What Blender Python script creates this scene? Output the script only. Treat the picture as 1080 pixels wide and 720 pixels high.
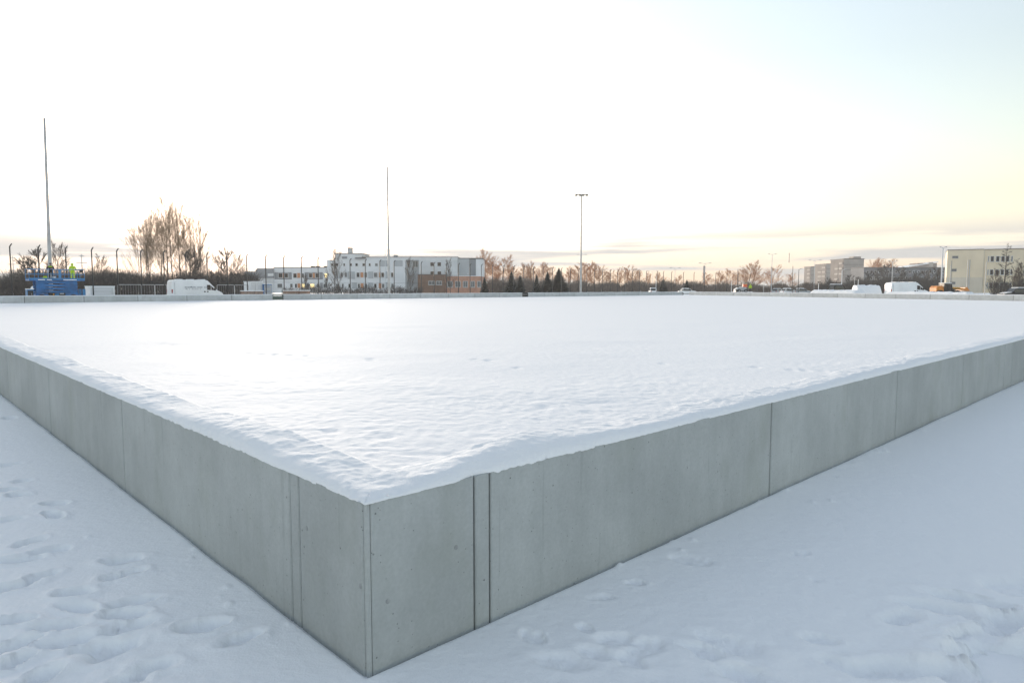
import bpy, bmesh, math, random
import numpy as np
from mathutils import Vector, Matrix

for o in list(bpy.data.objects):
    bpy.data.objects.remove(o)
S = bpy.context.scene
C = S.collection
R_ = math.radians

# ------------------------------------------------------------------ camera
FPX, CAM_H = 716.0, 1.55
PITCH = math.atan(56.0 / FPX)
cam = bpy.data.cameras.new('camera')
cam.sensor_width = 36.0
cam.lens = 36.0 * FPX / 1080.0
cam.clip_start, cam.clip_end = 0.05, 9000.0
cam_o = bpy.data.objects.new('camera', cam)
C.objects.link(cam_o)
cam_o.location = (0, 0, CAM_H)
cam_o.rotation_euler = (math.pi / 2 - PITCH, 0, 0)
S.camera = cam_o

# ------------------------------------------------------------------ light
HAZE = 0.00035
SUN_EL, SUN_AZ = 6.0, -22.0          # degrees; azimuth from +Y, positive to the right
SKY_STRENGTH, SUN_POWER, EXPOSURE = 0.15, 1.8, 1.8
world = bpy.data.worlds.new('World')
S.world = world
world.use_nodes = True
wn, wl = world.node_tree.nodes, world.node_tree.links
wn.clear()


def wnode(t, **k):
    n = wn.new(t)
    for a, b in k.items():
        setattr(n, a, b)
    return n


def wmath(op, a, b=None, clamp=False):
    n = wnode('ShaderNodeMath', operation=op, use_clamp=clamp)
    for i, v in enumerate((a, b)):
        if v is None:
            continue
        if isinstance(v, (int, float)):
            n.inputs[i].default_value = v
        else:
            wl.new(v, n.inputs[i])
    return n.outputs[0]


sky = wnode('ShaderNodeTexSky', sky_type='NISHITA')
sky.sun_disc = False
sky.sun_elevation = R_(SUN_EL)
sky.sun_rotation = R_(SUN_AZ)
sky.altitude = 50
sky.air_density, sky.dust_density, sky.ozone_density = 1.7, 1.2, 2.8
tc = wnode('ShaderNodeTexCoord')
sep = wnode('ShaderNodeSeparateXYZ')
wl.new(tc.outputs['Generated'], sep.inputs[0])
# thin streaks of low cloud, all round the horizon
mp = wnode('ShaderNodeMapping')
mp.inputs['Scale'].default_value = (2.6, 2.6, 62.0)
mp.inputs['Location'].default_value = (1.7, 4.4, 0.2)
wl.new(tc.outputs['Generated'], mp.inputs[0])
ns = wnode('ShaderNodeTexNoise')
ns.inputs['Scale'].default_value = 1.0
ns.inputs['Detail'].default_value = 4.0
wl.new(mp.outputs[0], ns.inputs['Vector'])
band = wnode('ShaderNodeMapRange', interpolation_type='SMOOTHSTEP')
band.inputs[1].default_value, band.inputs[2].default_value = 0.10, 0.045
wl.new(sep.outputs[2], band.inputs[0])
streak = wnode('ShaderNodeMapRange', interpolation_type='SMOOTHSTEP')
streak.inputs[1].default_value, streak.inputs[2].default_value = 0.47, 0.60
wl.new(ns.outputs[0], streak.inputs[0])
cmask = wmath('MULTIPLY', wmath('MULTIPLY', band.outputs[0], streak.outputs[0]), 0.95)
hs = wnode('ShaderNodeHueSaturation')
hs.inputs['Saturation'].default_value = 0.52
wl.new(sky.outputs[0], hs.inputs['Color'])
mix = wnode('ShaderNodeMix', data_type='RGBA')
wl.new(cmask, mix.inputs[0])
wb = wnode('ShaderNodeVectorMath', operation='MULTIPLY')      # sky tinted a touch rosier, as a white balance
wb.inputs[1].default_value = (1.0, 0.985, 1.03)
wl.new(hs.outputs[0], wb.inputs[0])
# the lowest degrees of sky are veiled by haze that evens out the glow
veil = wnode('ShaderNodeMapRange', interpolation_type='SMOOTHSTEP')
veil.inputs[1].default_value, veil.inputs[2].default_value, veil.inputs[4].default_value = 0.13, 0.03, 0.93
wl.new(sep.outputs[2], veil.inputs[0])
warm = wnode('ShaderNodeMapRange', interpolation_type='SMOOTHSTEP')
warm.inputs[1].default_value, warm.inputs[2].default_value = 0.075, 0.0
wl.new(sep.outputs[2], warm.inputs[0])
vcol = wnode('ShaderNodeMix', data_type='RGBA')
wl.new(warm.outputs[0], vcol.inputs[0])
vcol.inputs[6].default_value = (2.1, 2.0, 1.72, 1)
vcol.inputs[7].default_value = (2.0, 1.5, 1.03, 1)
vmix = wnode('ShaderNodeMix', data_type='RGBA')
wl.new(veil.outputs[0], vmix.inputs[0])
wl.new(wb.outputs[0], vmix.inputs[6])
wl.new(vcol.outputs[2], vmix.inputs[7])
wl.new(vmix.outputs[2], mix.inputs[6])
mix.inputs[7].default_value = (1.2, 1.22, 1.22, 1)
bg = wnode('ShaderNodeBackground')
bg.inputs['Strength'].default_value = SKY_STRENGTH
wl.new(mix.outputs[2], bg.inputs[0])
wo = wnode('ShaderNodeOutputWorld')
wl.new(bg.outputs[0], wo.inputs[0])

sun = bpy.data.lights.new('sun', 'SUN')
sun.energy, sun.angle, sun.color = SUN_POWER, R_(14), (1.0, 0.86, 0.7)
sun_o = bpy.data.objects.new('sun', sun)
C.objects.link(sun_o)
sd = Vector((math.sin(R_(SUN_AZ)) * math.cos(R_(SUN_EL)), math.cos(R_(SUN_AZ)) * math.cos(R_(SUN_EL)), math.sin(R_(SUN_EL))))
sun_o.rotation_euler = sd.to_track_quat('Z', 'Y').to_euler()
sun_o.location = (0, 60, 60)

vs = S.view_settings
vs.view_transform, vs.look, vs.gamma, vs.use_curve_mapping = 'Standard', 'None', 1.0, False
vs.exposure = EXPOSURE
S.render.engine = 'CYCLES'
S.cycles.max_bounces = 6

# ------------------------------------------------------------------ pixel helpers
cp, sp = math.cos(PITCH), math.sin(PITCH)


def ray(x, y):
    dx, dy = (x - 540.0) / FPX, -(y - 360.0) / FPX
    return Vector((dx, cp + dy * sp, -sp + dy * cp))


def at(x, y, Y):
    r = ray(x, y)
    return Vector((0, 0, CAM_H)) + r * (Y / r.y)


def ground_at(x, y, z=0.0):
    r = ray(x, y)
    t = (z - CAM_H) / r.z
    return Vector((r.x * t, r.y * t, z))


def px(Y):           # metres per pixel at depth Y
    return Y / FPX


# wall frame: O is the near corner, u runs to the right, v to the left
OX, OY = -0.582, 2.629
ANG = R_(46.4)
UX, UY = math.sin(ANG), math.cos(ANG)
VX, VY = -UY, UX
WALL_H, WALL_T = 0.70, 0.30
V_FAR, U_FAR = 85.0, 138.0


def uv(u, v, z=0.0):
    return Vector((OX + u * UX + v * VX, OY + u * UY + v * VY, z))


def on_B(x, d=0.0):
    """point on the far right wall (or d metres behind it) in picture column x"""
    a, b = uv(U_FAR, V_FAR), uv(92.0, 0.0)
    t = (b - a).normalized()
    n = Vector((-t.y, t.x, 0))
    a = a + n * d
    k = (x - 540.0) / FPX * cp
    s_ = (k * a.y - a.x) / (t.x - k * t.y)
    return a + t * s_


def on_line(x, D):
    """where the vertical plane v = D is crossed by the sight line through picture column x"""
    k = (x - 540.0) / FPX * cp
    bx, by = OX + D * VX, OY + D * VY
    u = (k * by - bx) / (UX - k * UY)
    return u, by + u * UY


# ------------------------------------------------------------------ mesh helpers
class MB:
    def __init__(self):
        self.v, self.f, self.m = [], [], []

    def add(self, vs_, fs, mi=0):
        b = len(self.v)
        self.v += [tuple(p) for p in vs_]
        for f in fs:
            self.f.append(tuple(i + b for i in f))
            self.m.append(mi)

    def box(self, x0, x1, y0, y1, z0, z1, mi=0, bev=0.0):
        if bev <= 0:
            self.add([(x0, y0, z0), (x1, y0, z0), (x1, y1, z0), (x0, y1, z0), (x0, y0, z1), (x1, y0, z1), (x1, y1, z1), (x0, y1, z1)],
                     [(0, 3, 2, 1), (4, 5, 6, 7), (0, 1, 5, 4), (1, 2, 6, 5), (2, 3, 7, 6), (3, 0, 4, 7)], mi)
        else:
            b = bev
            self.prism([(x0 + b, y0), (x1 - b, y0), (x1, y0 + b), (x1, y1 - b), (x1 - b, y1), (x0 + b, y1), (x0, y1 - b), (x0, y0 + b)], z0, z1, 'z', mi)
        return self

    def prism(self, poly, a, b, axis='y', mi=0):
        """polygon in the two other axes, extruded from a to b"""
        n = len(poly)

        def P(p, t):
            return {'y': (p[0], t, p[1]), 'z': (p[0], p[1], t), 'x': (t, p[0], p[1])}[axis]
        vs_ = [P(p, a) for p in poly] + [P(p, b) for p in poly]
        fs = [tuple(range(n))[::-1], tuple(range(n, 2 * n))] + [(i, (i + 1) % n, n + (i + 1) % n, n + i) for i in range(n)]
        self.add(vs_, fs, mi)
        return self

    def tube(self, pts, rad, n=6, mi=0, cap=True):
        pts = [Vector(p) for p in pts]
        if isinstance(rad, (int, float)):
            rad = [rad] * len(pts)
        base = len(self.v)
        ref = None
        for i, p in enumerate(pts):
            d = (pts[min(i + 1, len(pts) - 1)] - pts[max(i - 1, 0)])
            if d.length < 1e-9:
                d = Vector((0, 0, 1))
            d.normalize()
            if ref is None or abs(ref.dot(d)) > 0.95:
                ref = Vector((1, 0, 0)) if abs(d.x) < 0.8 else Vector((0, 1, 0))
            a = d.cross(ref).normalized()
            b = d.cross(a)
            for k in range(n):
                t = 2 * math.pi * k / n
                self.v.append(tuple(p + (a * math.cos(t) + b * math.sin(t)) * rad[i]))
        for i in range(len(pts) - 1):
            for k in range(n):
                q = base + i * n
                self.f.append((q + k, q + (k + 1) % n, q + n + (k + 1) % n, q + n + k))
                self.m.append(mi)
        if cap:
            self.f.append(tuple(base + k for k in range(n))[::-1])
            self.f.append(tuple(base + (len(pts) - 1) * n + k for k in range(n)))
            self.m += [mi, mi]
        return self

    def wheel(self, c, r, w, n=20, mi=0):
        x, y, z = c
        prof = [(-w / 2, r * 0.9), (-w / 2 + 0.03, r), (w / 2 - 0.03, r), (w / 2, r * 0.9)]
        self.tube([(x, y + a, z) for a, _ in prof], [b for _, b in prof], n, mi)
        return self

    def build(self, name, mat, parent=None, smooth=False, loc=None):
        me = bpy.data.meshes.new(name)
        me.from_pydata(self.v, [], self.f)
        mats = mat if isinstance(mat, (list, tuple)) else [mat]
        for m in mats:
            me.materials.append(m)
        if len(mats) > 1:
            me.polygons.foreach_set('material_index', self.m)
        if smooth:
            me.polygons.foreach_set('use_smooth', [True] * len(me.polygons))
        me.update()
        o = bpy.data.objects.new(name, me)
        C.objects.link(o)
        if parent:
            o.parent = parent
        if loc is not None:
            o.location = loc
        return o


def tag(o, label=None, cat=None, group=None, kind=None):
    for k, v in (('label', label), ('category', cat), ('group', group), ('kind', kind)):
        if v:
            o[k] = v
    return o


def empty(name, loc=(0, 0, 0), rz=0.0, label=None, cat=None, group=None):
    o = bpy.data.objects.new(name, None)
    o.empty_display_size = 0.3
    C.objects.link(o)
    o.location = loc
    o.rotation_euler = (0, 0, rz)
    return tag(o, label, cat, group)


def copy_part(o, parent, loc=None, scale=None, rz=None):
    c = o.copy()
    C.objects.link(c)
    c.parent = parent
    if loc is not None:
        c.location = loc
    if scale is not None:
        c.scale = scale
    if rz is not None:
        c.rotation_euler = (0, 0, rz)
    return c


def np_mesh(name, verts, quads, mat, smooth=True):
    me = bpy.data.meshes.new(name)
    verts = np.asarray(verts, dtype=np.float32)
    quads = np.asarray(quads, dtype=np.int32)
    me.vertices.add(len(verts))
    me.vertices.foreach_set('co', verts.ravel())
    me.loops.add(quads.size)
    me.loops.foreach_set('vertex_index', quads.ravel())
    me.polygons.add(len(quads))
    me.polygons.foreach_set('loop_start', np.arange(0, quads.size, 4, dtype=np.int32))
    me.polygons.foreach_set('use_smooth', np.full(len(quads), smooth))
    me.materials.append(mat)
    me.update(calc_edges=True)
    me.validate()
    o = bpy.data.objects.new(name, me)
    C.objects.link(o)
    return o


_rng = np.random.default_rng(7)
_tab = _rng.random((256, 256)) * 2 - 1


def vnoise(x, y):
    xi, yi = np.floor(x).astype(int), np.floor(y).astype(int)
    fx, fy = x - xi, y - yi
    fx, fy = fx * fx * (3 - 2 * fx), fy * fy * (3 - 2 * fy)
    a, b = _tab[xi & 255, yi & 255], _tab[(xi + 1) & 255, yi & 255]
    c, d = _tab[xi & 255, (yi + 1) & 255], _tab[(xi + 1) & 255, (yi + 1) & 255]
    return (a * (1 - fx) + b * fx) * (1 - fy) + (c * (1 - fx) + d * fx) * fy


def fbm(x, y, oct_=4, gain=0.5):
    s, a = 0, 1.0
    for i in range(oct_):
        s = s + a * vnoise(x * 2 ** i + 17.3 * i, y * 2 ** i + 9.1 * i)
        a *= gain
    return s


# ------------------------------------------------------------------ materials
def mat_new(name, col, rough=0.7, spec=0.5, metal=0.0):
    m = bpy.data.materials.new(name)
    m.use_nodes = True
    b = m.node_tree.nodes['Principled BSDF']
    b.inputs['Base Color'].default_value = (*col, 1)
    b.inputs['Roughness'].default_value = rough
    b.inputs['Specular IOR Level'].default_value = spec
    b.inputs['Metallic'].default_value = metal
    return m


def vary(m, scale=3.0, amount=0.25, detail=4.0, stretch=(1, 1, 1), bump=0.0, bump_scale=None):
    """noise over the base colour (dirt, wear) and, if asked, fine relief"""
    nt = m.node_tree
    b = nt.nodes['Principled BSDF']
    base = tuple(b.inputs['Base Color'].default_value)
    g = nt.nodes.new('ShaderNodeNewGeometry')
    mp_ = nt.nodes.new('ShaderNodeMapping')
    mp_.inputs['Scale'].default_value = stretch
    nt.links.new(g.outputs['Position'], mp_.inputs[0])
    n = nt.nodes.new('ShaderNodeTexNoise')
    n.inputs['Scale'].default_value = scale
    n.inputs['Detail'].default_value = detail
    nt.links.new(mp_.outputs[0], n.inputs['Vector'])
    r = nt.nodes.new('ShaderNodeMapRange')
    r.inputs[1].default_value, r.inputs[2].default_value = 0.3, 0.7
    r.inputs[3].default_value, r.inputs[4].default_value = 1 - amount, 1 + amount
    nt.links.new(n.outputs[0], r.inputs[0])
    mx = nt.nodes.new('ShaderNodeVectorMath')
    mx.operation = 'SCALE'
    mx.inputs[0].default_value = base[:3]
    nt.links.new(r.outputs[0], mx.inputs['Scale'])
    nt.links.new(mx.outputs[0], b.inputs['Base Color'])
    if bump:
        n2 = nt.nodes.new('ShaderNodeTexNoise')
        n2.inputs['Scale'].default_value = bump_scale or scale * 4
        n2.inputs['Detail'].default_value = 5
        nt.links.new(g.outputs['Position'], n2.inputs['Vector'])
        bp = nt.nodes.new('ShaderNodeBump')
        bp.inputs['Strength'].default_value = 0.6
        bp.inputs['Distance'].default_value = bump
        nt.links.new(n2.outputs[0], bp.inputs['Height'])
        nt.links.new(bp.outputs[0], b.inputs['Normal'])
    return m


def snow_material(name, col, bump, scale, rough=0.6, spec=0.5):
    m = mat_new(name, col, rough, spec)
    nt = m.node_tree
    b = nt.nodes['Principled BSDF']
    g = nt.nodes.new('ShaderNodeNewGeometry')
    n1 = nt.nodes.new('ShaderNodeTexNoise')
    n1.inputs['Scale'].default_value, n1.inputs['Detail'].default_value = scale, 6
    n1.inputs['Roughness'].default_value = 0.6
    nt.links.new(g.outputs['Position'], n1.inputs['Vector'])
    bp = nt.nodes.new('ShaderNodeBump')
    bp.inputs['Strength'].default_value = 0.5
    bp.inputs['Distance'].default_value = bump
    nt.links.new(n1.outputs[0], bp.inputs['Height'])
    nt.links.new(bp.outputs[0], b.inputs['Normal'])
    return m


M = {}
M['snow'] = snow_material('snow', (0.89, 0.905, 0.92), 0.02, 14, 0.7, 0.4)
M['snow_field'] = snow_material('snow_field', (0.90, 0.91, 0.92), 0.02, 9, 0.85, 0.4)
M['snow_cap'] = snow_material('snow_cap', (0.90, 0.91, 0.92), 0.008, 70, 0.9, 0.2)


def concrete_material(name, col, fine=True):
    m = mat_new(name, col, 0.75, 0.4)
    nt = m.node_tree
    b = nt.nodes['Principled BSDF']
    L = nt.links.new
    g = nt.nodes.new('ShaderNodeNewGeometry')
    oi = nt.nodes.new('ShaderNodeObjectInfo')

    def noise(scale, detail, stretch, rough=0.55):
        mp_ = nt.nodes.new('ShaderNodeMapping')
        mp_.inputs['Scale'].default_value = stretch
        L(g.outputs['Position'], mp_.inputs[0])
        n = nt.nodes.new('ShaderNodeTexNoise')
        n.inputs['Scale'].default_value, n.inputs['Detail'].default_value = scale, detail
        n.inputs['Roughness'].default_value = rough
        L(mp_.outputs[0], n.inputs['Vector'])
        return n.outputs[0]

    def rng(v, a, b_, c, d):
        r = nt.nodes.new('ShaderNodeMapRange')
        for i, k in enumerate((a, b_, c, d)):
            r.inputs[i + 1].default_value = k
        L(v, r.inputs[0])
        return r.outputs[0]

    def mul(a, b_):
        n = nt.nodes.new('ShaderNodeMath')
        n.operation = 'MULTIPLY'
        L(a, n.inputs[0])
        if isinstance(b_, float):
            n.inputs[1].default_value = b_
        else:
            L(b_, n.inputs[1])
        return n.outputs[0]
    v = mul(rng(noise(1.5, 5, (1, 1, 1)), 0.3, 0.7, 0.90, 1.09), rng(noise(7.0, 5, (1, 1, 0.10)), 0.35, 0.7, 0.965, 1.035))
    v = mul(v, rng(noise(60, 3, (1, 1, 1)), 0.3, 0.7, 0.95, 1.05))
    v = mul(v, rng(noise(0.55, 3, (1, 1, 1.6)), 0.35, 0.65, 0.94, 1.05))
    v = mul(v, rng(oi.outputs['Random'], 0, 1, 0.93, 1.05))
    v = mul(v, rng(noise(16, 6, (1, 1, 0.6), 0.7), 0.35, 0.65, 0.965, 1.03))
    v = mul(v, rng(noise(26, 2, (1, 1, 0.035)), 0.66, 0.72, 1.0, 0.90))      # narrow drip marks
    # bug holes left by air bubbles against the form
    hole = None
    for sc, rad in ((17.0, 0.09), (34.0, 0.11)):
        vo = nt.nodes.new('ShaderNodeTexVoronoi')
        vo.inputs['Scale'].default_value = sc
        L(g.outputs['Position'], vo.inputs['Vector'])
        near = rng(vo.outputs['Distance'], rad * 0.7, rad, 1, 0)
        sepc = nt.nodes.new('ShaderNodeSeparateColor')
        L(vo.outputs['Color'], sepc.inputs[0])
        few = rng(sepc.outputs[0], 0.5, 0.54, 0, 1)
        h = mul(near, few)
        if hole is None:
            hole = h
        else:
            mx_ = nt.nodes.new('ShaderNodeMath')
            mx_.operation = 'MAXIMUM'
            L(hole, mx_.inputs[0])
            L(h, mx_.inputs[1])
            hole = mx_.outputs[0]
    v = mul(v, rng(hole, 0, 1, 1.0, 0.5))
    sc_ = nt.nodes.new('ShaderNodeVectorMath')
    sc_.operation = 'SCALE'
    sc_.inputs[0].default_value = col
    L(v, sc_.inputs['Scale'])
    # faint greenish-brown stains
    mxc = nt.nodes.new('ShaderNodeMix')
    mxc.data_type = 'RGBA'
    L(rng(noise(2.2, 5, (1, 1, 0.5)), 0.55, 0.75, 0, 0.35), mxc.inputs[0])
    L(sc_.outputs[0], mxc.inputs[6])
    mxc.inputs[7].default_value = (col[0] * 0.72, col[1] * 0.73, col[2] * 0.62, 1)
    L(mxc.outputs[2], b.inputs['Base Color'])
    hsum = nt.nodes.new('ShaderNodeMath')
    hsum.operation = 'SUBTRACT'
    L(mul(noise(45, 5, (1, 1, 1)), 0.35), hsum.inputs[0])
    L(hole, hsum.inputs[1])
    bp = nt.nodes.new('ShaderNodeBump')
    bp.inputs['Strength'].default_value, bp.inputs['Distance'].default_value = 0.6, 0.004
    L(hsum.outputs[0], bp.inputs['Height'])
    L(bp.outputs[0], b.inputs['Normal'])
    return m


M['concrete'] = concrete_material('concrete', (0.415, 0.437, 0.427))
M['concrete_pale'] = concrete_material('pale_concrete', (0.52, 0.54, 0.54))  # lighter grey concrete for the far walls
M['joint'] = vary(mat_new('joint_fill', (0.15, 0.155, 0.15), 0.9), 20, 0.3)
M['plug'] = vary(mat_new('mortar_plug', (0.34, 0.355, 0.35), 0.85), 30, 0.2)
M['galv'] = vary(mat_new('galvanised_steel', (0.46, 0.46, 0.45), 0.5, 0.5, 0.0), 1.5, 0.15)
M['dark_metal'] = vary(mat_new('dark_metal', (0.028, 0.03, 0.03), 0.5), 4, 0.2)
M['blue'] = vary(mat_new('blue_paint', (0.012, 0.15, 0.40), 0.42), 1.3, 0.3)
M['rail_blue'] = vary(mat_new('rail_blue', (0.035, 0.20, 0.42), 0.45), 1.3, 0.2)
M['rubber'] = vary(mat_new('rubber', (0.02, 0.02, 0.02), 0.85), 6, 0.2)
M['white'] = vary(mat_new('white_paint', (0.84, 0.85, 0.85), 0.35), 0.8, 0.06)
M['grey_print'] = mat_new('grey_print', (0.22, 0.24, 0.28), 0.6)
M['glass'] = mat_new('dark_glass', (0.018, 0.02, 0.022), 0.08, 0.6)
M['glass_grey'] = mat_new('grey_glass', (0.13, 0.145, 0.15), 0.12, 0.6)
M['red_lens'] = mat_new('red_lens', (0.35, 0.02, 0.02), 0.3)
M['black_plastic'] = mat_new('black_plastic', (0.02, 0.02, 0.022), 0.5)
M['black_paint'] = mat_new('black_paint', (0.012, 0.012, 0.014), 0.25)
M['orange_paint'] = vary(mat_new('orange_paint', (0.62, 0.22, 0.03), 0.45), 2, 0.2)
M['yellow_paint'] = vary(mat_new('yellow_paint', (0.6, 0.3, 0.03), 0.45), 2, 0.2)
M['orange_box'] = mat_new('orange_box', (0.75, 0.12, 0.03), 0.5)
M['facade_white'] = vary(mat_new('facade_white', (0.74, 0.75, 0.755), 0.85), 0.35, 0.07)
M['facade_pale'] = vary(mat_new('facade_pale', (0.64, 0.655, 0.66), 0.85), 0.35, 0.08)
M['facade_grey'] = vary(mat_new('facade_grey', (0.25, 0.265, 0.28), 0.85), 0.35, 0.1)
M['facade_mid'] = vary(mat_new('facade_mid', (0.42, 0.44, 0.45), 0.85), 0.35, 0.1)
M['brick'] = vary(mat_new('orange_brick', (0.48, 0.26, 0.18), 0.85), 1.0, 0.15)
M['brick_brown'] = vary(mat_new('brown_brick', (0.21, 0.13, 0.09), 0.85), 1.0, 0.15)
M['panel_orange'] = mat_new('orange_panel', (0.55, 0.25, 0.12), 0.7)
M['frame_white'] = mat_new('window_frame_white', (0.66, 0.67, 0.67), 0.6)
M['cream'] = vary(mat_new('cream_render', (0.72, 0.62, 0.46), 0.85), 0.3, 0.07)
M['cream_dark'] = vary(mat_new('cream_plinth', (0.62, 0.56, 0.46), 0.85), 0.3, 0.07)
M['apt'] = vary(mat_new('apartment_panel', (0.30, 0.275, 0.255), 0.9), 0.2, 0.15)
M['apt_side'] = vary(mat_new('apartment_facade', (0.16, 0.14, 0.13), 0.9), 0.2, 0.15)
M['apt_white'] = vary(mat_new('balcony_front', (0.30, 0.28, 0.26), 0.8), 0.4, 0.1)
M['apt_grey'] = vary(mat_new('grey_apartment_panel', (0.15, 0.155, 0.165), 0.9), 0.2, 0.2)
M['roof_dark'] = mat_new('roof_edge', (0.09, 0.085, 0.085), 0.8)
M['bark'] = vary(mat_new('bark', (0.075, 0.06, 0.05), 0.9), 3, 0.3)
M['twig'] = vary(mat_new('twig', (0.085, 0.062, 0.048), 0.85), 1.5, 0.3)
M['twig_warm'] = vary(mat_new('warm_brown_twig', (0.25, 0.175, 0.105), 0.85), 1.5, 0.25)
M['twig_red_glow'] = vary(mat_new('reddish_glow_twig', (0.42, 0.20, 0.09), 0.85), 1.5, 0.25)  # reddish twig tone, pushed orange to carry the glow behind the branches
M['twig_dark'] = vary(mat_new('dark_twig', (0.07, 0.063, 0.057), 0.9), 1.5, 0.35)
M['twig_far'] = vary(mat_new('grey_twig', (0.15, 0.12, 0.10), 0.9), 1.0, 0.3)
M['needles'] = vary(mat_new('needles', (0.016, 0.030, 0.024), 0.8), 2.0, 0.35)
M['pallet_wood'] = vary(mat_new('pallet_wood', (0.30, 0.20, 0.15), 0.8), 2.0, 0.25)
M['green_mesh'] = mat_new('green_wire', (0.10, 0.15, 0.13), 0.6)
M['hivis'] = vary(mat_new('hi_vis_cloth', (0.50, 0.72, 0.03), 0.8), 6, 0.15)
M['dark_cloth'] = vary(mat_new('dark_cloth', (0.02, 0.022, 0.026), 0.9), 6, 0.2)
M['skin'] = mat_new('skin', (0.45, 0.27, 0.2), 0.6)
M['boots'] = mat_new('boots', (0.03, 0.025, 0.02), 0.8)
M['silver_band'] = mat_new('silver_band', (0.6, 0.6, 0.6), 0.4)
M['lens'] = mat_new('lamp_glass', (0.3, 0.3, 0.3), 0.2)
lit = mat_new('lit_window', (0.6, 0.5, 0.25), 0.4)
_b = lit.node_tree.nodes['Principled BSDF']
_b.inputs['Emission Color'].default_value = (1.0, 0.78, 0.36, 1)
_b.inputs['Emission Strength'].default_value = 0.42
M['lit'] = lit

# ------------------------------------------------------------------ ground
g = MB()
g.add([(-4000, -1500, -0.06), (4000, -1500, -0.06), (4000, 6000, -0.06), (-4000, 6000, -0.06)], [(0, 1, 2, 3)])
tag(g.build('snow_ground', M['snow']), kind='structure')


def polar_grid(r0, r1, nr, a0, a1, na):
    r = r0 * (r1 / r0) ** (np.arange(nr) / (nr - 1))
    a = np.radians(a0 + (a1 - a0) * np.arange(na) / (na - 1))
    rr, aa = np.meshgrid(r, a, indexing='ij')
    X, Y = rr * np.sin(aa), rr * np.cos(aa)
    i = np.arange(nr * na).reshape(nr, na)
    q = np.stack([i[:-1, :-1], i[:-1, 1:], i[1:, 1:], i[1:, :-1]], -1).reshape(-1, 4)
    return X.ravel(), Y.ravel(), q[:, ::-1], rr.ravel()


def to_uv(X, Y):
    dx, dy = X - OX, Y - OY
    return dx * UX + dy * UY, dx * VX + dy * VY


def compact(X, Y, Z, q, keep):
    q = q[keep[q].all(axis=1)]
    used = np.unique(q)
    mp_ = np.full(len(X), -1)
    mp_[used] = np.arange(len(used))
    return np.stack([X[used], Y[used], Z[used]], -1), mp_[q]


# --- trodden snow outside the wall, near the camera
X, Y, q, rr = polar_grid(1.1, 34, 720, -64, 64, 820)
U, V = to_uv(X, Y)
out_d = -np.minimum(U, V)                       # distance from the wall faces, positive outside
Z = 0.014 * fbm(X * 0.6, Y * 0.6, 2) + 0.0025 * fbm(X * 5, Y * 5, 3)
Z = Z * np.clip(out_d / 0.6, 0, 1) + 0.004 * np.exp(-np.clip(out_d, 0, 9) / 0.12) * (0.8 + 0.4 * vnoise(X * 4, Y * 4))
rnd = random.Random(3)
prints = []
for (a, b) in [(58, 532), (56, 544), (30, 572), (52, 580), (130, 589), (128, 605), (43, 607), (9, 619), (76, 624), (85, 640), (140, 634), (131, 647),
               (134, 660), (72, 676), (119, 683), (12, 680), (12, 698), (165, 700), (140, 715), (253, 672), (211, 659), (101, 681), (9, 517), (18, 523),
               (4, 549), (20, 590), (60, 660), (40, 715), (12, 655), (22, 508), (8, 490)]:
    p = ground_at(a, b)
    prints.append((p.x, p.y, 0.075 + 0.05 * rnd.random(), 0.045 + 0.015 * rnd.random(), rnd.uniform(-0.6, 1.2), 0.035 + 0.035 * rnd.random() + (0.03 if a < 60 and b > 640 else 0)))
for (a, b, sc, dp) in [(668.6, 614, 0.55, 0.03), (636, 629, 0.7, 0.015), (561, 671, 0.7, 0.03), (617, 663, 0.5, 0.02), (651, 675, 1.0, 0.03), (678, 685, 1.2, 0.03),
                       (739, 689, 1.0, 0.04), (730, 590, 1.2, 0.02), (594, 699, 1.3, 0.03), (629, 690, 0.9, 0.025), (664, 699, 0.9, 0.03), (767, 679, 1.6, 0.035),
                       (786, 713, 1.2, 0.05), (863, 674, 0.9, 0.035), (885, 701, 1.0, 0.035), 
                       (860, 610, 0.5, 0.012), (845, 583, 0.6, 0.012), ]:
    p = ground_at(a, b)
    prints.append((p.x, p.y, 0.10 * sc, 0.055 * sc, rnd.uniform(-1.2, 0.6), dp * 0.65))
# furrows scraped through the snow at the right
for (a, b, c_, d_, w_, dp) in [(994, 627, 1058, 640, 0.07, 0.07), (963, 636, 1019, 646, 0.08, 0.055), (944, 653, 960, 648, 0.08, 0.04), (1005, 671, 1060, 664, 0.08, 0.05),
                               (910, 707, 980, 704, 0.10, 0.06), (1005, 690, 1055, 682, 0.10, 0.06), (1058, 652, 1090, 655, 0.10, 0.08), (1000, 712, 1040, 708, 0.12, 0.07),
                               (1055, 700, 1100, 690, 0.22, 0.12), (1050, 618, 1090, 622, 0.15, 0.03), (1035, 655, 1062, 660, 0.06, 0.05), (1060, 716, 1100, 716, 0.2, 0.12)]:
    p, p2 = ground_at(a, b), ground_at(c_, d_)
    dd = p2 - p
    prints.append(((p.x + p2.x) / 2, (p.y + p2.y) / 2, dd.length * 0.6 + 0.05, w_ * 0.8, math.atan2(dd.y, dd.x), dp))
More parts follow.
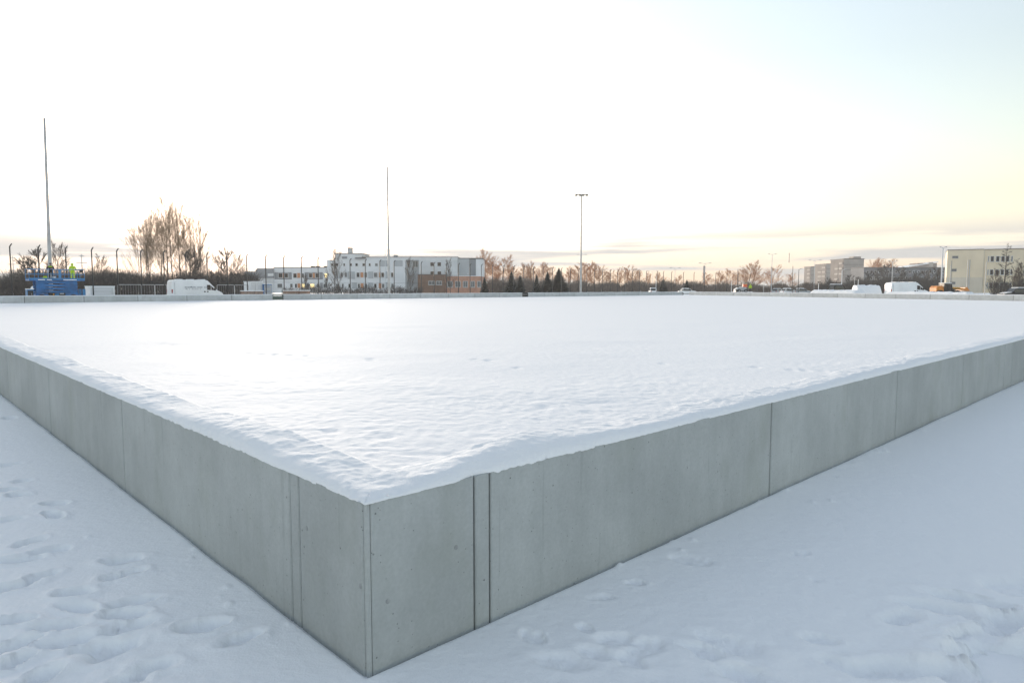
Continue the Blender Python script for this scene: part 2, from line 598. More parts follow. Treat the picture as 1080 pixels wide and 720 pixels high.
# the same trampling goes on outside the picture
for k in range(120):
    x_, y_ = rnd.uniform(-7, 7), rnd.uniform(0.2, 1.9)
    prints.append((x_, y_, 0.1 + 0.06 * rnd.random(), 0.05 + 0.02 * rnd.random(), rnd.uniform(0, 3.1), 0.025 + 0.03 * rnd.random()))
for k in range(60):
    s_ = rnd.choice((-1, 1))
    x_, y_ = s_ * rnd.uniform(5.5, 14), rnd.uniform(1.5, 9)
    prints.append((x_, y_, 0.14, 0.06, rnd.uniform(0, 3.1), 0.025 + 0.03 * rnd.random()))
wob = 0.02 * fbm(X * 14, Y * 14, 3)
for (x_, y_, la, lb, an, dp) in prints:
    sel = np.nonzero((np.abs(X - x_) < la * 2.2 + 0.1) & (np.abs(Y - y_) < la * 2.2 + 0.1))[0]
    if not len(sel):
        continue
    dx, dy = X[sel] - x_ + wob[sel], Y[sel] - y_ + wob[sel][::-1] * 0.5
    ca, sa = math.cos(an), math.sin(an)
    e = np.sqrt(((dx * ca + dy * sa) / la) ** 2 + ((-dx * sa + dy * ca) / lb) ** 2)
    fade = np.clip(out_d[sel] / 0.15, 0, 1)
    Z[sel] += fade * np.clip(1.25 - e, 0, 1) * 0.010 * fbm(X[sel] * 26, Y[sel] * 26, 3)
    Z[sel] += fade * (-1.0 * dp / (1 + np.exp((e - 0.85) * 13)) + 0.15 * dp * np.exp(-((e - 1.35) / 0.3) ** 2))
scuff = np.exp(-((X + 1.9) / 0.9) ** 2 - ((Y - 2.7) / 0.6) ** 2) + np.exp(-((X - 2.3) / 0.9) ** 2 - ((Y - 2.9) / 0.5) ** 2) + 0.7 * np.exp(-((X - 0.9) / 0.9) ** 2 - ((Y - 2.6) / 0.35) ** 2)
Z += np.clip(out_d / 0.3, 0, 1) * scuff * (0.006 * fbm(X * 7, Y * 7, 3) + 0.006 * np.abs(vnoise(X * 9, Y * 14)))
# uneven bank and fallen crumbs of snow along the foot of the wall
Z += np.exp(-np.clip(out_d, 0, 9) / 0.10) * 0.006 * np.clip(fbm(X * 2.3 + 8, Y * 2.3, 3), -0.3, 1)
for k in range(70):
    s_, dd_ = rnd.uniform(0.1, 11), 0.03 + rnd.expovariate(1 / 0.10)
    cx_, cy_ = (OX + s_ * UX - dd_ * VX, OY + s_ * UY - dd_ * VY) if rnd.random() < 0.5 else (OX + s_ * VX - dd_ * UX, OY + s_ * VY - dd_ * UY)
    r_c = rnd.uniform(0.009, 0.022)
    sel = np.nonzero((np.abs(X - cx_) < 0.12) & (np.abs(Y - cy_) < 0.12))[0]
    if len(sel):
        Z[sel] += r_c * 0.75 * np.exp(-((X[sel] - cx_) ** 2 + (Y[sel] - cy_) ** 2) / r_c ** 2)
Z -= 0.03 * np.exp(-(np.clip(out_d, 0, 9) / 0.02) ** 2)          # gap against the concrete, shaped in to shade the foot line
edge = np.clip((34 - rr) / 8, 0, 1)
Z = Z * edge
v_, q_ = compact(X, Y, Z, q, (U < 0.2) | (V < 0.2))
tag(np_mesh('trodden_snow', v_, q_, M['snow']), kind='structure')

# --- the snowed-over playing field inside the wall
P2u, P2v = 92.0, 0.0                              # where the far right wall meets the near right wall


def far_u(v):                                     # the far right wall is a little askew
    return P2u + (U_FAR - P2u) * (v - P2v) / (V_FAR - P2v)


X, Y, q, rr = polar_grid(2.6, 215, 760, -56, 56, 760)
U, V = to_uv(X, Y)
fade = np.clip(1.25 - rr / 60, 0.0, 1)
patch = 0.55 + 0.45 * vnoise(X * 0.45 + 4, Y * 0.45)
Z = 0.02 + 0.0065 * fade * patch * fbm(X / 0.10 + 0.5 * vnoise(X * 2, Y * 2), Y / 0.10, 2, 0.6) + 0.010 * fbm(X * 0.35, Y * 0.5, 3)
for (a_, b_, dp_) in [(262, 373, 0.05), (276, 374, 0.05), (290, 374.5, 0.05), (305, 375.5, 0.05), (322, 376, 0.05), (390, 379, 0.05), (391, 380.5, 0.05), (515, 381, 0.06), (500, 380, 0.04), (545, 389, 0.05),
                      (797, 388, 0.05), (835, 391, 0.05), (850, 391.5, 0.05), (868, 392, 0.04), (610, 405, 0.03), (700, 384, 0.04), (455, 418, 0.03), (575, 431, 0.03), (620, 436, 0.03), (170, 363, 0.05), (182, 364, 0.05)]:
    p_ = ground_at(a_, b_)
    Z -= 0.4 * dp_ * np.exp(-(((X - p_.x) / 0.09) ** 2 + ((Y - p_.y) / 0.14) ** 2) ** 1.5)
d_in = np.minimum(U, V) - WALL_T
Z += 0.20 * np.exp(-np.clip(d_in, 0, 9) / 0.35)   # drift against the inside of the wall
Z += 0.14 * np.exp(-((U - 1.0) / 0.8) ** 2 - ((V - 0.45) / 0.35) ** 2)
dimp = vnoise(X * 3.1, Y * 4.2)
Z -= 0.02 * fade * np.clip(dimp - 0.45, 0, 1) * np.exp(-((rr - 7) / 5) ** 2)
v_, q_ = compact(X, Y, Z, q, (U > 0.15) & (V > 0.15) & (V < V_FAR + 0.1) & (U < far_u(V) + 0.1))
tag(np_mesh('snow_field', v_, q_, M['snow_field']), kind='structure')

# ------------------------------------------------------------------ concrete wall round the field
WALL_ROT = math.atan2(UY, UX)                     # local x of the right wall = u


def wall_run(name, origin, rot, cuts, label, gaps=(), thick=WALL_T, plugs=(), h=WALL_H, jw=0.010, cap_top=True, mat='concrete'):
    """panels between successive cuts, local x along the wall, outer face at local y = 0, body towards +y"""
    t = empty(name, origin, rot, label, 'wall')
    cache = {}
    for a, b in zip(cuts[:-1], cuts[1:]):
        if any(g0 < (a + b) / 2 < g1 for g0, g1 in gaps):
            continue
        L_ = b - a
        key = (round(L_, 3), a < 1, b < 1)
        if key not in cache:
            m = MB()
            e0, e1, c_ = (jw if a < 1 else 2 * jw) / 2, (jw if b < 1 else 2 * jw) / 2, 0.006
            m.prism([(e0 + c_, 0), (L_ - e1 - c_, 0), (L_ - e1, c_), (L_ - e1, thick), (e0, thick), (e0, c_)], -0.25, h, 'z')
            cache[key] = m.build('panel', M[mat], t, loc=(a, 0, 0))
        else:
            copy_part(cache[key], t, loc=(a, 0, 0))
    m = MB()
    runs, cur = [], cuts[0]
    for g0, g1 in sorted(gaps):
        runs.append((cur, g0))
        cur = g1
    runs.append((cur, cuts[-1]))
    for a, b in runs:
        m.box(a + 0.02, b - 0.02, 0.013, thick - 0.013, -0.24, h - 0.012)
    m.build('joint_fill', M['joint'], t)
    for (x_, z_) in plugs:
        p = MB().tube([(0, -0.0015, 0), (0, 0.01, 0)], [0.011, 0.011], 14)
        p.build('tie_hole_plug', M['plug'], t, loc=(x_, 0, z_))
    return t


def steps(lst, end, step):
    lst = list(lst)
    while lst[-1] + step < end - 0.5:
        lst.append(lst[-1] + step)
    return lst + [end]


cuts_r = steps([0.022, 0.57, 0.665, 3.50, 6.33, 8.90, 11.30, 11.85], P2u, 2.8)
wall_run('concrete_wall', uv(0, 0), WALL_ROT, cuts_r, 'bare grey concrete wall running from the near corner to the right', plugs=[(0.46, 0.40), (0.10, 0.27)])
# the left wall is mirrored: local x = v, so its outer face looks towards -u
cuts_l = steps([0.022, 0.575, 0.665, 3.52, 6.40, 9.35], V_FAR, 2.8)
tl = wall_run('concrete_wall', uv(0, 0), WALL_ROT + math.pi / 2, cuts_l, 'bare grey concrete wall running from the near corner to the left', plugs=[(0.50, 0.47), (0.045, 0.35)])
tl.scale = (1, -1, 1)
# rounded corner strip between the two
m = MB()
m.prism([(0.006, 0.024), (0.006, 0.014), (0.014, 0.006), (0.024, 0.006), (0.024, 0.2), (0.2, 0.2), (0.2, 0.024)][::-1], -0.25, WALL_H - 0.001, 'z')
cs = m.build('corner_post', M['concrete'])
cs.location = uv(0, 0)
cs.rotation_euler = (0, 0, WALL_ROT)
tag(cs, 'narrow concrete corner strip where the two near walls meet', 'corner strip')

# far walls
gA = [(on_line(287.5, V_FAR)[0], on_line(298.6, V_FAR)[0]), (on_line(551, V_FAR)[0], on_line(557, V_FAR)[0]), (on_line(719.5, V_FAR)[0], U_FAR + 1)]
cutsA = [0.0]
for gp in gA[:2]:
    nseg = max(1, round((gp[0] - cutsA[-1]) / 5.6))
    base = cutsA[-1]
    cutsA += [base + (gp[0] - base) * (k + 1) / nseg for k in range(nseg)] + [gp[1]]
nseg = 12
base = cutsA[-1]
cutsA += [base + (min(gA[2][0], U_FAR) - base) * (k + 1) / nseg for k in range(nseg)]
wa = wall_run('concrete_wall', uv(0, V_FAR), WALL_ROT, cutsA, 'long low concrete wall along the far left side of the snowy field', gaps=gA[:2], jw=0.03, mat='concrete_pale')
endA = cutsA[-1]
pB0, pB1 = uv(U_FAR, V_FAR), uv(P2u, P2v)
dB = pB1 - pB0
wb = wall_run('concrete_wall', pB0, math.atan2(dB.y, dB.x), [1.5 + (dB.length - 1.5) * k / 16 for k in range(17)],
              'low concrete wall along the far right side of the field, below the vans', jw=0.03, mat='concrete_pale')

# snow lying on the walls
GAPS_CAP = {}


def cap_mesh(name, length_pts, thick, to_world, label, edge_noise=1.0, ends=(False, False), hgt=0.055, z0=WALL_H, rim=14, drop_inner=0.2):
    s = np.array(length_pts)
    # cross-section: distance from the outer edge
    prof = np.concatenate([[0, 0, 0.005, 0.014, 0.028], np.linspace(0.05, thick - 0.03, rim), [thick, thick + 0.04, thick + 0.07]])
    lift = np.concatenate([[-0.004, 0.004, 0.016, 0.028, 0.040], 0.055 - 0.010 * np.exp(-np.arange(rim) / 1.5), [0.040, 0.0, -drop_inner]])
    lift = lift * (hgt / 0.055)
    SS, DD = np.meshgrid(s, prof, indexing='ij')
    PX, PY = to_world(SS, DD)
    LL = np.broadcast_to(lift, SS.shape).copy()
    j = np.arange(len(prof))
    amp = 0.35 + 1.1 * np.clip(fbm(SS * 1.7 + 11, SS * 0, 3), 0, 1)          # stretches of ragged and of clean edge
    over = 0.004 * fbm(SS * 5, SS * 0 + 3.3, 3) + 0.0035 * amp * fbm(SS * 38, DD * 60, 4)
    w_edge = np.where(j < 5, 1.0, np.clip(1 - (prof - 0.02) / 0.06, 0, 1))
    D2 = DD - 0.004 + over * edge_noise * w_edge
    top = np.clip((LL - 0.0) / hgt, 0, 1)
    if edge_noise > 0:
        # deep along the left wall, scraped thin at the very corner, a drift on the right wall
        pu, pv = to_uv(PX, PY)
        sg = pu - pv
        prof_s = 1.0 + 0.4 * np.exp(-((sg + 1.2) / 1.0) ** 2) - 0.5 * np.exp(-((sg - 0.1) / 0.30) ** 2) + 0.7 * np.exp(-((sg - 0.75) / 0.38) ** 2) * np.clip(DD / 0.16, 0, 1)
        prof_s = prof_s + 0.28 * np.clip(fbm(PX * 1.3 + 3, PY * 1.3, 2), -0.6, 1)
        LL = np.where(LL > 0, LL * np.clip(prof_s, 0.3, 3), LL)
    LL = np.where(LL > 0, LL * (1 + 0.16 * fbm(PX * 0.8, PY * 0.8 + 5, 3)), LL)
    LL += top * (0.005 * fbm(PX * 4, PY * 4, 2) + 0.004 * np.maximum(fbm(PX * 13, PY * 13, 2), -0.2) + 0.002 * fbm(PX * 30, PY * 30, 3)) * edge_noise
    LL += np.where(j < 5, 1.0, 0.0) * amp * 0.003 * fbm(SS * 31 + 9, DD * 150 + j * 1.3, 4) * edge_noise
    bite = np.clip(fbm(SS * 2.3 + 40, SS * 0, 3) - 0.75, 0, 1) * 0.03 * edge_noise
    D2 += bite * w_edge
    return SS, D2, LL + z0


def cap_object(name, pts, thick, fn, label, **k):
    SS, DD, ZZ = cap_mesh(name, pts, thick, fn, label, **k)
    ns_, nd = SS.shape
    Xw, Yw = fn(SS, DD)
    i = np.arange(ns_ * nd).reshape(ns_, nd)
    q = np.stack([i[:-1, :-1], i[1:, :-1], i[1:, 1:], i[:-1, 1:]], -1).reshape(-1, 4)
    o = np_mesh(name, np.stack([Xw, Yw, ZZ], -1).reshape(-1, 3), q, M['snow_cap'])
    return tag(o, label, 'snow', kind='stuff')


def varstep(end, s0, grow, smax):
    p, st = [0.0], s0
    while p[-1] < end:
        p.append(p[-1] + st)
        st = min(st * grow, smax)
    return p


def fn_corner(s, d):
    """s < 0 runs along the left wall, s > 0 along the right one; mitred at the corner"""
    a = np.abs(s)
    along = np.where(d > 0, np.maximum(a, np.minimum(d, 0.6)), a + d * np.clip(1 - a / 0.04, 0, 1))
    u_ = np.where(s >= 0, along, d)
    v_ = np.where(s >= 0, d, along)
    return OX + u_ * UX + v_ * VX, OY + u_ * UY + v_ * VY


_r, _l = varstep(P2u, 0.007, 1.0025, 1.0), varstep(V_FAR, 0.007, 1.0025, 1.0)
cap_object('wall_snow_cap', [-k for k in _l[:0:-1]] + _r, WALL_T, fn_corner, 'lumpy snow lying along the top of the two near concrete walls', rim=26, hgt=0.042)


def far_cap(p0, direction, a, b, label, flip=1):
    n = Vector((-direction.y, direction.x, 0)) * flip
    m_ = MB()
    k, last = a, None
    r_ = random.Random(int(a * 10))
    secs = []
    while k < b:
        secs.append(k)
        k += 1.2
    secs.append(b)
    ring = []
    for s_ in secs:
        t_ = 0.05 + 0.03 * r_.random()
        c0 = p0 + direction * s_
        ring.append([c0 + n * 0.0 + Vector((0, 0, WALL_H)), c0 + n * 0.03 + Vector((0, 0, WALL_H + t_)), c0 + n * 0.27 + Vector((0, 0, WALL_H + t_)), c0 + n * 0.3 + Vector((0, 0, WALL_H))])
    vs_ = [p for rg in ring for p in rg]
    fs = []
    for i in range(len(ring) - 1):
        for j in range(3):
            fs.append((4 * i + j, 4 * i + j + 1, 4 * i + 5 + j, 4 * i + 4 + j))
    m_.add(vs_, fs)
    return tag(m_.build('wall_snow_cap', M['snow_cap'], smooth=True), label, 'snow', kind='stuff')


dU = Vector((UX, UY, 0))
far_cap(uv(0, V_FAR), dU, 0, gA[0][0], 'thin snow on the far wall left of the gate opening')
far_cap(uv(0, V_FAR), dU, gA[0][1], gA[1][0], 'thin snow on the far wall below the white building')
far_cap(uv(0, V_FAR), dU, gA[1][1], endA, 'thin snow on the far wall below the spruces')
far_cap(pB0, dB.normalized(), 1.5, dB.length, 'thin snow on the far right wall below the vans')

# ------------------------------------------------------------------ masts
def mast(x, D, ytop, label, lamps):
    u, Y = on_line(x, D)
    h = at(x, ytop, Y).z
    p = uv(u, D)
    t = empty('floodlight_mast', p, 0, label, 'mast')
    m = MB()
    m.tube([(0, 0, -0.1), (0, 0, 0.02), (0, 0, 3), (0, 0, 8), (0, 0, 14), (0, 0, h)], [0.21, 0.21, 0.2, 0.175, 0.15, 0.12], 14)
    m.build('pole', M['galv'], t, smooth=True)
    m = MB().box(-0.3, 0.3, -0.3, 0.3, -0.1, 0.05)
    m.build('base_plate', M['galv'], t)
    MB().box(-0.07, 0.07, -0.245, -0.2, 0.6, 1.1).build('service_hatch', M['galv'], t)
    MB().tube([(0, 0, h), (0, 0, h + 0.06)], [0.1, 0.06], 10).build('top_cap', M['galv'], t)
    if lamps:
        m = MB().box(-1.25, 1.25, -0.08, 0.08, h - 0.16, h)
        m.build('crossarm', M['galv'], t)
        for k in range(4):
            xx = -1.08 + 0.72 * k
            lp = MB()
            lp.prism([(-0.32, -0.10), (0.32, -0.22), (0.32, 0.0), (-0.28, 0.12)], xx - 0.26, xx + 0.26, 'x')
            o = lp.build('floodlight', M['dark_metal'], t, loc=(0, 0, h - 0.12))
            MB().prism([(-0.28, -0.112), (0.28, -0.217), (0.28, -0.227), (-0.28, -0.122)], xx - 0.17, xx + 0.17, 'x').build('lens', M['lens'], o)
    return t


mast(53.5, 90.2, 125, 'tall bare grey mast behind the blue scissor lift', False).rotation_euler = (0, R_(0.8), 0)
mast(410.3, 90.2, 176, 'tall bare grey mast in front of the white building', False)
mast(612.5, 90.2, 205, 'tall floodlight mast with four lamps on a crossbar, right of the spruces', True)

# ------------------------------------------------------------------ ball-stop fence of tall posts
D_FENCE = 91.0
fence_px = [16.5, 45, 72.5, 98.5, 124.8, 149, 172.7, 195.7, 217.4, 238.5, 258.8, 278.7, 297.6, 316.7, 334, 351.7, 367.8, 384.4, 399.6, 414.7, 429.6, 443.9, 457.5, 470.5,
            483.5, 495.5, 507.5, 519.5, 531, 542.6, 552.8, 563, 573.6, 583.6, 593, 602.5, 611.3, 619.3, 627, 634.9, 643.6, 651, 658.5, 666.5, 674.4, 681.7, 692.8, 699.4,
            708, 720.5, 731.7, 743, 754.6, 766.4, 778.2]
fence_px = [-10.5, -39] + fence_px
fence_px.sort()
fo = uv(0, D_FENCE)
fence = empty('ball_stop_fence', fo, WALL_ROT, 'row of tall thin dark fence posts with bent tips behind the far left wall', 'fence')
u_list = [on_line(x, D_FENCE)[0] for x in fence_px]
# post spacing is even on site: straighten the measured list
k_ = np.arange(len(u_list))
n_fit = 48
A_ = np.polyfit(k_[:n_fit], np.array(u_list[:n_fit]), 1)
post0, tip0 = None, None
rf = random.Random(11)
post_pos = []
for i, u in enumerate(u_list):
    ux = 0.7 * (A_[0] * i + A_[1]) + 0.3 * u if i < n_fit else u
    h = 6.5 - 0.9 * min(1, max(0, (u - 5) / 110))
    if post0 is None:
        m = MB().tube([(0, 0, -0.1), (0, 0, 3), (0, 0, 6.0)], [0.075, 0.07, 0.065], 7)
        post0 = m.build('post', M['dark_metal'], fence, smooth=True)
        m = MB().tube([(0, 0, 6.0), (0.16, -0.1, 6.28), (0.20, -0.12, 6.34)], [0.07, 0.06, 0.05], 6)
        tip0 = m.build('bent_tip', M['dark_metal'], post0)
        po = post0
    else:
        po = copy_part(post0, fence)
        copy_part(tip0, po)
    po.location = (ux, 0, 0)
    po.scale = (1, 1, h / 6.3)
    post_pos.append(ux)
for z_ in (0.06, 2.4):
    MB().tube([(post_pos[0], 0.05, z_), (post_pos[-1], 0.05, z_)], 0.012, 4).build('tension_wire', M['dark_metal'], fence)


# low temporary barriers by the van
def barrier(x0, x1, D, label):
    u0, _ = on_line(x0, D)
    u1, _ = on_line(x1, D)
    L_ = u1 - u0
    t = empty('crowd_barrier', uv(u0, D), WALL_ROT, label, 'barrier', 'temporary barriers behind the far wall')
    MB().tube([(0, 0, 0.1), (0, 0, 1.95), (0.06, 0, 2.0), (L_ - 0.06, 0, 2.0), (L_, 0, 1.95), (L_, 0, 0.1)], 0.035, 6).build('frame', M['galv'], t)
    MB().tube([(0, 0, 0.25), (L_, 0, 0.25)], 0.03, 6).build('bottom_rail', M['galv'], t)
    n = int(L_ / 0.28)
    b0 = None
    for k in range(1, n):
        if b0 is None:
            b0 = MB().tube([(0, 0, 0.25), (0, 0, 2.0)], 0.008, 4).build('bar', M['galv'], t, loc=(k * L_ / n, 0, 0))
        else:
            copy_part(b0, t, loc=(k * L_ / n, 0, 0))
    for xx in (0.1, L_ - 0.1):
        MB().box(xx - 0.15, xx + 0.15, -0.3, 0.3, -0.06, 0.1).build('foot', M['joint'], t)


for i, (a, b) in enumerate([(124, 149), (149.5, 163), (163.5, 176), (229, 247), (247.5, 262)]):
    barrier(a, b, 92.0, ['wire mesh site barrier just right of the white container', 'wire mesh site barrier below the left poplars', 'wire mesh site barrier touching the back of the lettered van',
                         'wire mesh site barrier just ahead of the lettered van', 'wire mesh site barrier beside the white storage cabin'][i])


# gate in the far wall opening
u0, Yg = on_line(287.8, V_FAR)
u1, _ = on_line(298.3, V_FAR)
gt = empty('wire_gate', uv(u0, V_FAR + 0.15), WALL_ROT, 'dark green wire gate in the opening of the far wall', 'gate')
L_ = u1 - u0
for xx in (0.05, L_ - 0.05):
    MB().tube([(xx, 0, -0.1), (xx, 0, 1.0 if xx < 1 else 1.3)], 0.05, 8).build('gate_post', M['green_mesh'], gt)
for zz in (0.05, 0.35, 0.7):
    MB().tube([(0.05, 0, zz), (L_ - 0.05, 0, zz)], 0.025, 6).build('rail', M['green_mesh'], gt)
MB().box(0.08, L_ - 0.08, -0.02, 0.02, 0.06, 0.5).build('mesh_panel', M['green_mesh'], gt)
b0 = None
for k in range(1, 16):
    if b0 is None:
        b0 = MB().tube([(0, -0.03, 0.05), (0, -0.03, 0.72)], 0.022, 4).build('bar', M['green_mesh'], gt, loc=(k * L_ / 16, 0, 0))
    else:
        copy_part(b0, gt, loc=(k * L_ / 16, 0, 0))
# steel hatch in the second opening
u0, _ = on_line(551.2, V_FAR)
u1, _ = on_line(556.8, V_FAR)
gt = empty('steel_gate', uv(u0, V_FAR + 0.1), WALL_ROT, 'small dark steel gate closing the gap in the far wall below the spruces', 'gate')
L_ = u1 - u0
MB().box(0.03, L_ - 0.03, 0.0, 0.05, 0.0, 0.82).build('leaf', M['dark_metal'], gt)
MB().tube([(0.02, 0.02, -0.1), (0.02, 0.02, 0.9)], 0.04, 8).build('gate_post', M['dark_metal'], gt)
MB().tube([(L_ - 0.02, 0.02, -0.1), (L_ - 0.02, 0.02, 0.9)], 0.04, 8).build('gate_post', M['dark_metal'], gt)
MB().tube([(0.05, -0.03, 0.45), (L_ - 0.05, -0.03, 0.45)], 0.025, 6).build('rail', M['galv'], gt)


# ------------------------------------------------------------------ buildings
class Facade:
    """a building seen square on: rectangles are read off the picture on its front plane"""

    def __init__(self, name, Y, xc, label, cat='building', rot=0.0):
        self.Y = Y
        self.base = Vector(((xc - 540) / FPX * cp * Y, Y, 0))
        self.d = Vector((math.cos(rot), math.sin(rot), 0))
        self.t = empty(name, self.base, rot, label, cat)

    def X(self, x):
        k = (x - 540) / FPX * cp
        return (k * self.base.y - self.base.x) / (self.d.x - k * self.d.y)

    def Z(self, y, x=None):
        Y = self.Y if x is None else self.base.y + self.d.y * self.X(x)
        return max(-0.05, at(540, y, Y).z)

    def block(self, name, x0, x1, y0, y1, front, back, mat, parent=None, label=None):
        """front/back are metres towards the viewer (+) from the front plane"""
        xm = min((x0 + x1) / 2, 1060)
        m = MB().box(self.X(x0), self.X(x1), -front, back, self.Z(y1, xm), self.Z(y0, xm))
        o = m.build(name, mat, parent or self.t)
        if label:
            o['label'] = label
        return o

    def window(self, x0, x1, y0, y1, front, glass='glass', n=1, frame='frame_white', fw=0.09):
        xm = min((x0 + x1) / 2, 1060)
        X0, X1, Z0, Z1 = self.X(x0), self.X(x1), self.Z(y1, xm), self.Z(y0, xm)
        m = MB()
        for a, b, c, d in ((X0, X0 + fw, Z0, Z1), (X1 - fw, X1, Z0, Z1), (X0 + fw, X1 - fw, Z0, Z0 + fw), (X0 + fw, X1 - fw, Z1 - fw, Z1)):
            m.box(a, b, -front - 0.06, -front + 0.05, c, d)
        o = m.build('window', M[frame], self.t)
        w = (X1 - X0 - 2 * fw) / n
        for k in range(n):
            a, b = X0 + fw + k * w, X0 + fw + (k + 1) * w
            MB().box(a + (0.03 if k else 0), b - (0.03 if k < n - 1 else 0), -front - 0.02, -front + 0.04, Z0 + fw, Z1 - fw).build('pane', M[glass], o)
            if k:
                MB().box(a - 0.03, a + 0.03, -front - 0.05, -front + 0.04, Z0 + fw, Z1 - fw).build('mullion', M[frame], o)
        MB().box(X0 - 0.05, X1 + 0.05, -front - 0.14, -front - 0.062, Z0 - 0.07, Z0 - 0.005).build('sill', M['galv'], o)
        return o


# white and grey school block behind the fence, left of centre
B = Facade('school_building', 190, 390, 'long white and grey flat-roofed building with a brick corner, behind the fence')
B.block('annex_wall', 255, 272.3, 286, 309, -2, 12, M['facade_grey'])
B.block('stair_block', 272.3, 289.3, 283, 293.3, 0.7, 14, M['facade_grey'])
B.block('ground_floor_wall', 272.3, 289.3, 293.3, 309, 0.2, 14, M['facade_pale'])
B.block('sign_board', 284, 290, 288.4, 291.2, 0.95, -0.7, M['frame_white'])
B.block('low_wing_wall', 289.3, 351, 282.2, 309, 0, 14, M['facade_white'])
B.block('low_wing_parapet', 289.0, 351.2, 281.7, 282.2, 0.15, 14, M['roof_dark'])
for a, b in ((325, 327.5), (330, 333), (339, 343.5)):
    B.block('roof_vent', a, b, 280.2, 281.7, -3, 5, M['roof_dark'])
B.block('roof_vent', 264.5, 268, 284, 286, -4, 6, M['roof_dark'])
for a, b in ((290, 308), (321.8, 340.8)):
    B.block('grey_band', a, b, 287.2, 294.6, 0.12, 0.05, M['facade_grey'])
for a, b, pn in ((294, 298.8, 'glass'), (300.4, 304.6, 'glass'), (309.5, 313.5, 'glass'), (318, 321.3, 'glass_grey'), (326, 330, 'glass'), (333, 337.5, 'glass'), (342.3, 348.8, 'lit')):
    B.window(a, b, 288, 293, 0.14 if a < 309 or 322 < a < 341 else 0.02, pn, 1 if b - a < 5 else 2)
for a, b in ((298.8, 300.3), (314, 317), (330.4, 332.6)):
    B.block('orange_panel', a, b, 288, 293, 0.16, 0.0, M['panel_orange'])
for a, b, pn in ((292.5, 298, 'glass_grey'), (306, 309, 'glass_grey'), (311, 313.5, 'glass'), (317.5, 322, 'lit'), (327, 332, 'lit'), (334, 337.5, 'glass_grey'), (341, 347, 'glass_grey')):
    B.window(a, b, 299, 303.6, 0.02, pn, 1)
B.block('orange_panel', 314, 317, 299, 303.6, 0.1, 0.0, M['panel_orange'])
B.block('grey_band', 322.3, 326, 298.4, 304.2, 0.1, 0.05, M['facade_grey'])
B.block('grey_band', 337.8, 340.6, 298.4, 304.2, 0.1, 0.05, M['facade_grey'])
# three storey part
B.block('main_wall', 346, 428, 274.2, 309, 0.6, 15, M['facade_white'])
B.block('upper_wall', 383, 483, 271.4, 274.2, 0.6, 15, M['facade_white'])
B.block('roof_edge', 382.8, 483.3, 270.9, 271.4, 0.75, 15, M['roof_dark'])
ph = B.block('penthouse_wall', 354.5, 383, 267.6, 274.2, 0.3, 9, M['facade_white'])
B.block('penthouse_roof', 354.2, 383.3, 267.1, 267.6, 0.5, 9.3, M['roof_dark'])
ch = B.block('chimney', 364.6, 368.5, 261, 267.1, -3, 5, M['facade_pale'])
B.block('chimney_cap', 364.2, 368.9, 260.4, 261, -2.8, 5.2, M['brick'])
B.block('roof_vent', 414.2, 417.6, 268.4, 270.9, -2, 4, M['facade_mid'])
B.block('dark_mark_plate', 361.5, 367, 270.6, 272.8, 0.42, -0.3, M['facade_grey'])  # plate made up in place of a dark mark on the wall
B.block('lettering_slab', 376, 387, 271.9, 272.7, 1.4, -0.6, M['roof_dark'])  # slab made up in place of dark lettering on the top storey
for a, b, pn in ((350, 353, 'glass'), (354.5, 358, 'glass'), (363, 365.2, 'glass'), (369.8, 372.4, 'glass'), (375.6, 378.6, 'glass'), (383, 386, 'glass'), (389.7, 392, 'glass'), (396.2, 399.5, 'glass_grey')):
    B.window(a, b, 277.6, 280.8, 0.62, pn, 1)
for a, b in ((401.2, 410.5), (416.5, 425.3)):
    B.block('grey_panel', a, b, 274.6, 281, 0.7, -0.6, M['facade_mid'])
for a, b, y0, y1 in ((354.2, 359.8, 286.3, 294), (367.5, 375, 286.5, 294.2), (389.2, 394.2, 286.5, 293.6), (407.3, 410.2, 286.5, 293.6), (372, 377, 298.2, 304.2), (389, 394, 298.2, 305), (407, 410.2, 298, 305)):
    B.block('grey_band', a, b, y0, y1, 0.7, -0.6, M['facade_mid'])
for a, b, pn in ((360.2, 362.8, 'glass_grey'), (364.2, 367.2, 'glass_grey'), (376.8, 380.2, 'glass'), (385, 388, 'glass'), (395, 399, 'glass_grey'), (402.6, 406, 'glass'), (413, 415.6, 'glass')):
    B.window(a, b, 287.3, 292.5, 0.72, pn, 1)
for a, b, pn in ((355, 359, 'glass_grey'), (361, 363.5, 'glass_grey'), (368, 371, 'glass'), (378, 380.4, 'glass'), (385, 388.2, 'glass_grey'), (395, 398, 'glass'), (403.2, 406.2, 'glass_grey'), (413, 416, 'glass_grey')):
    B.window(a, b, 299, 303.8, 0.72, pn, 1)
for a, b, y0, y1 in ((381, 384, 287.3, 292.5), (400.4, 402, 287.3, 292.5), (381, 384, 298.8, 303.8), (400, 402.6, 298.8, 304)):
    B.block('orange_panel', a, b, y0, y1, 0.68, -0.6, M['panel_orange'])
B.block('recessed_wall', 428, 442.5, 274.2, 309, -0.6, 14, M['facade_mid'])
B.window(435, 441, 275.2, 282, -0.58, 'glass_grey', 2)
B.block('right_wall', 442.5, 483, 274.2, 290.5, 0.9, 14, M['facade_pale'])
for y0, y1 in ((276.5, 281), (286, 289.8)):
    for a, b in ((454.3, 458.4), (461.7, 466)):
        B.window(a, b, y0, y1, 0.92, 'glass', 1)
B.block('brown_brick_wall', 441.8, 470.6, 290.0, 309, 2.2, 12, M['brick_brown'])
B.block('brick_wall', 470.6, 508.6, 291.4, 309, 1.7, 12, M['brick'])
B.block('brick_coping', 441.6, 470.8, 289.5, 290.0, 2.35, 12, M['roof_dark'])
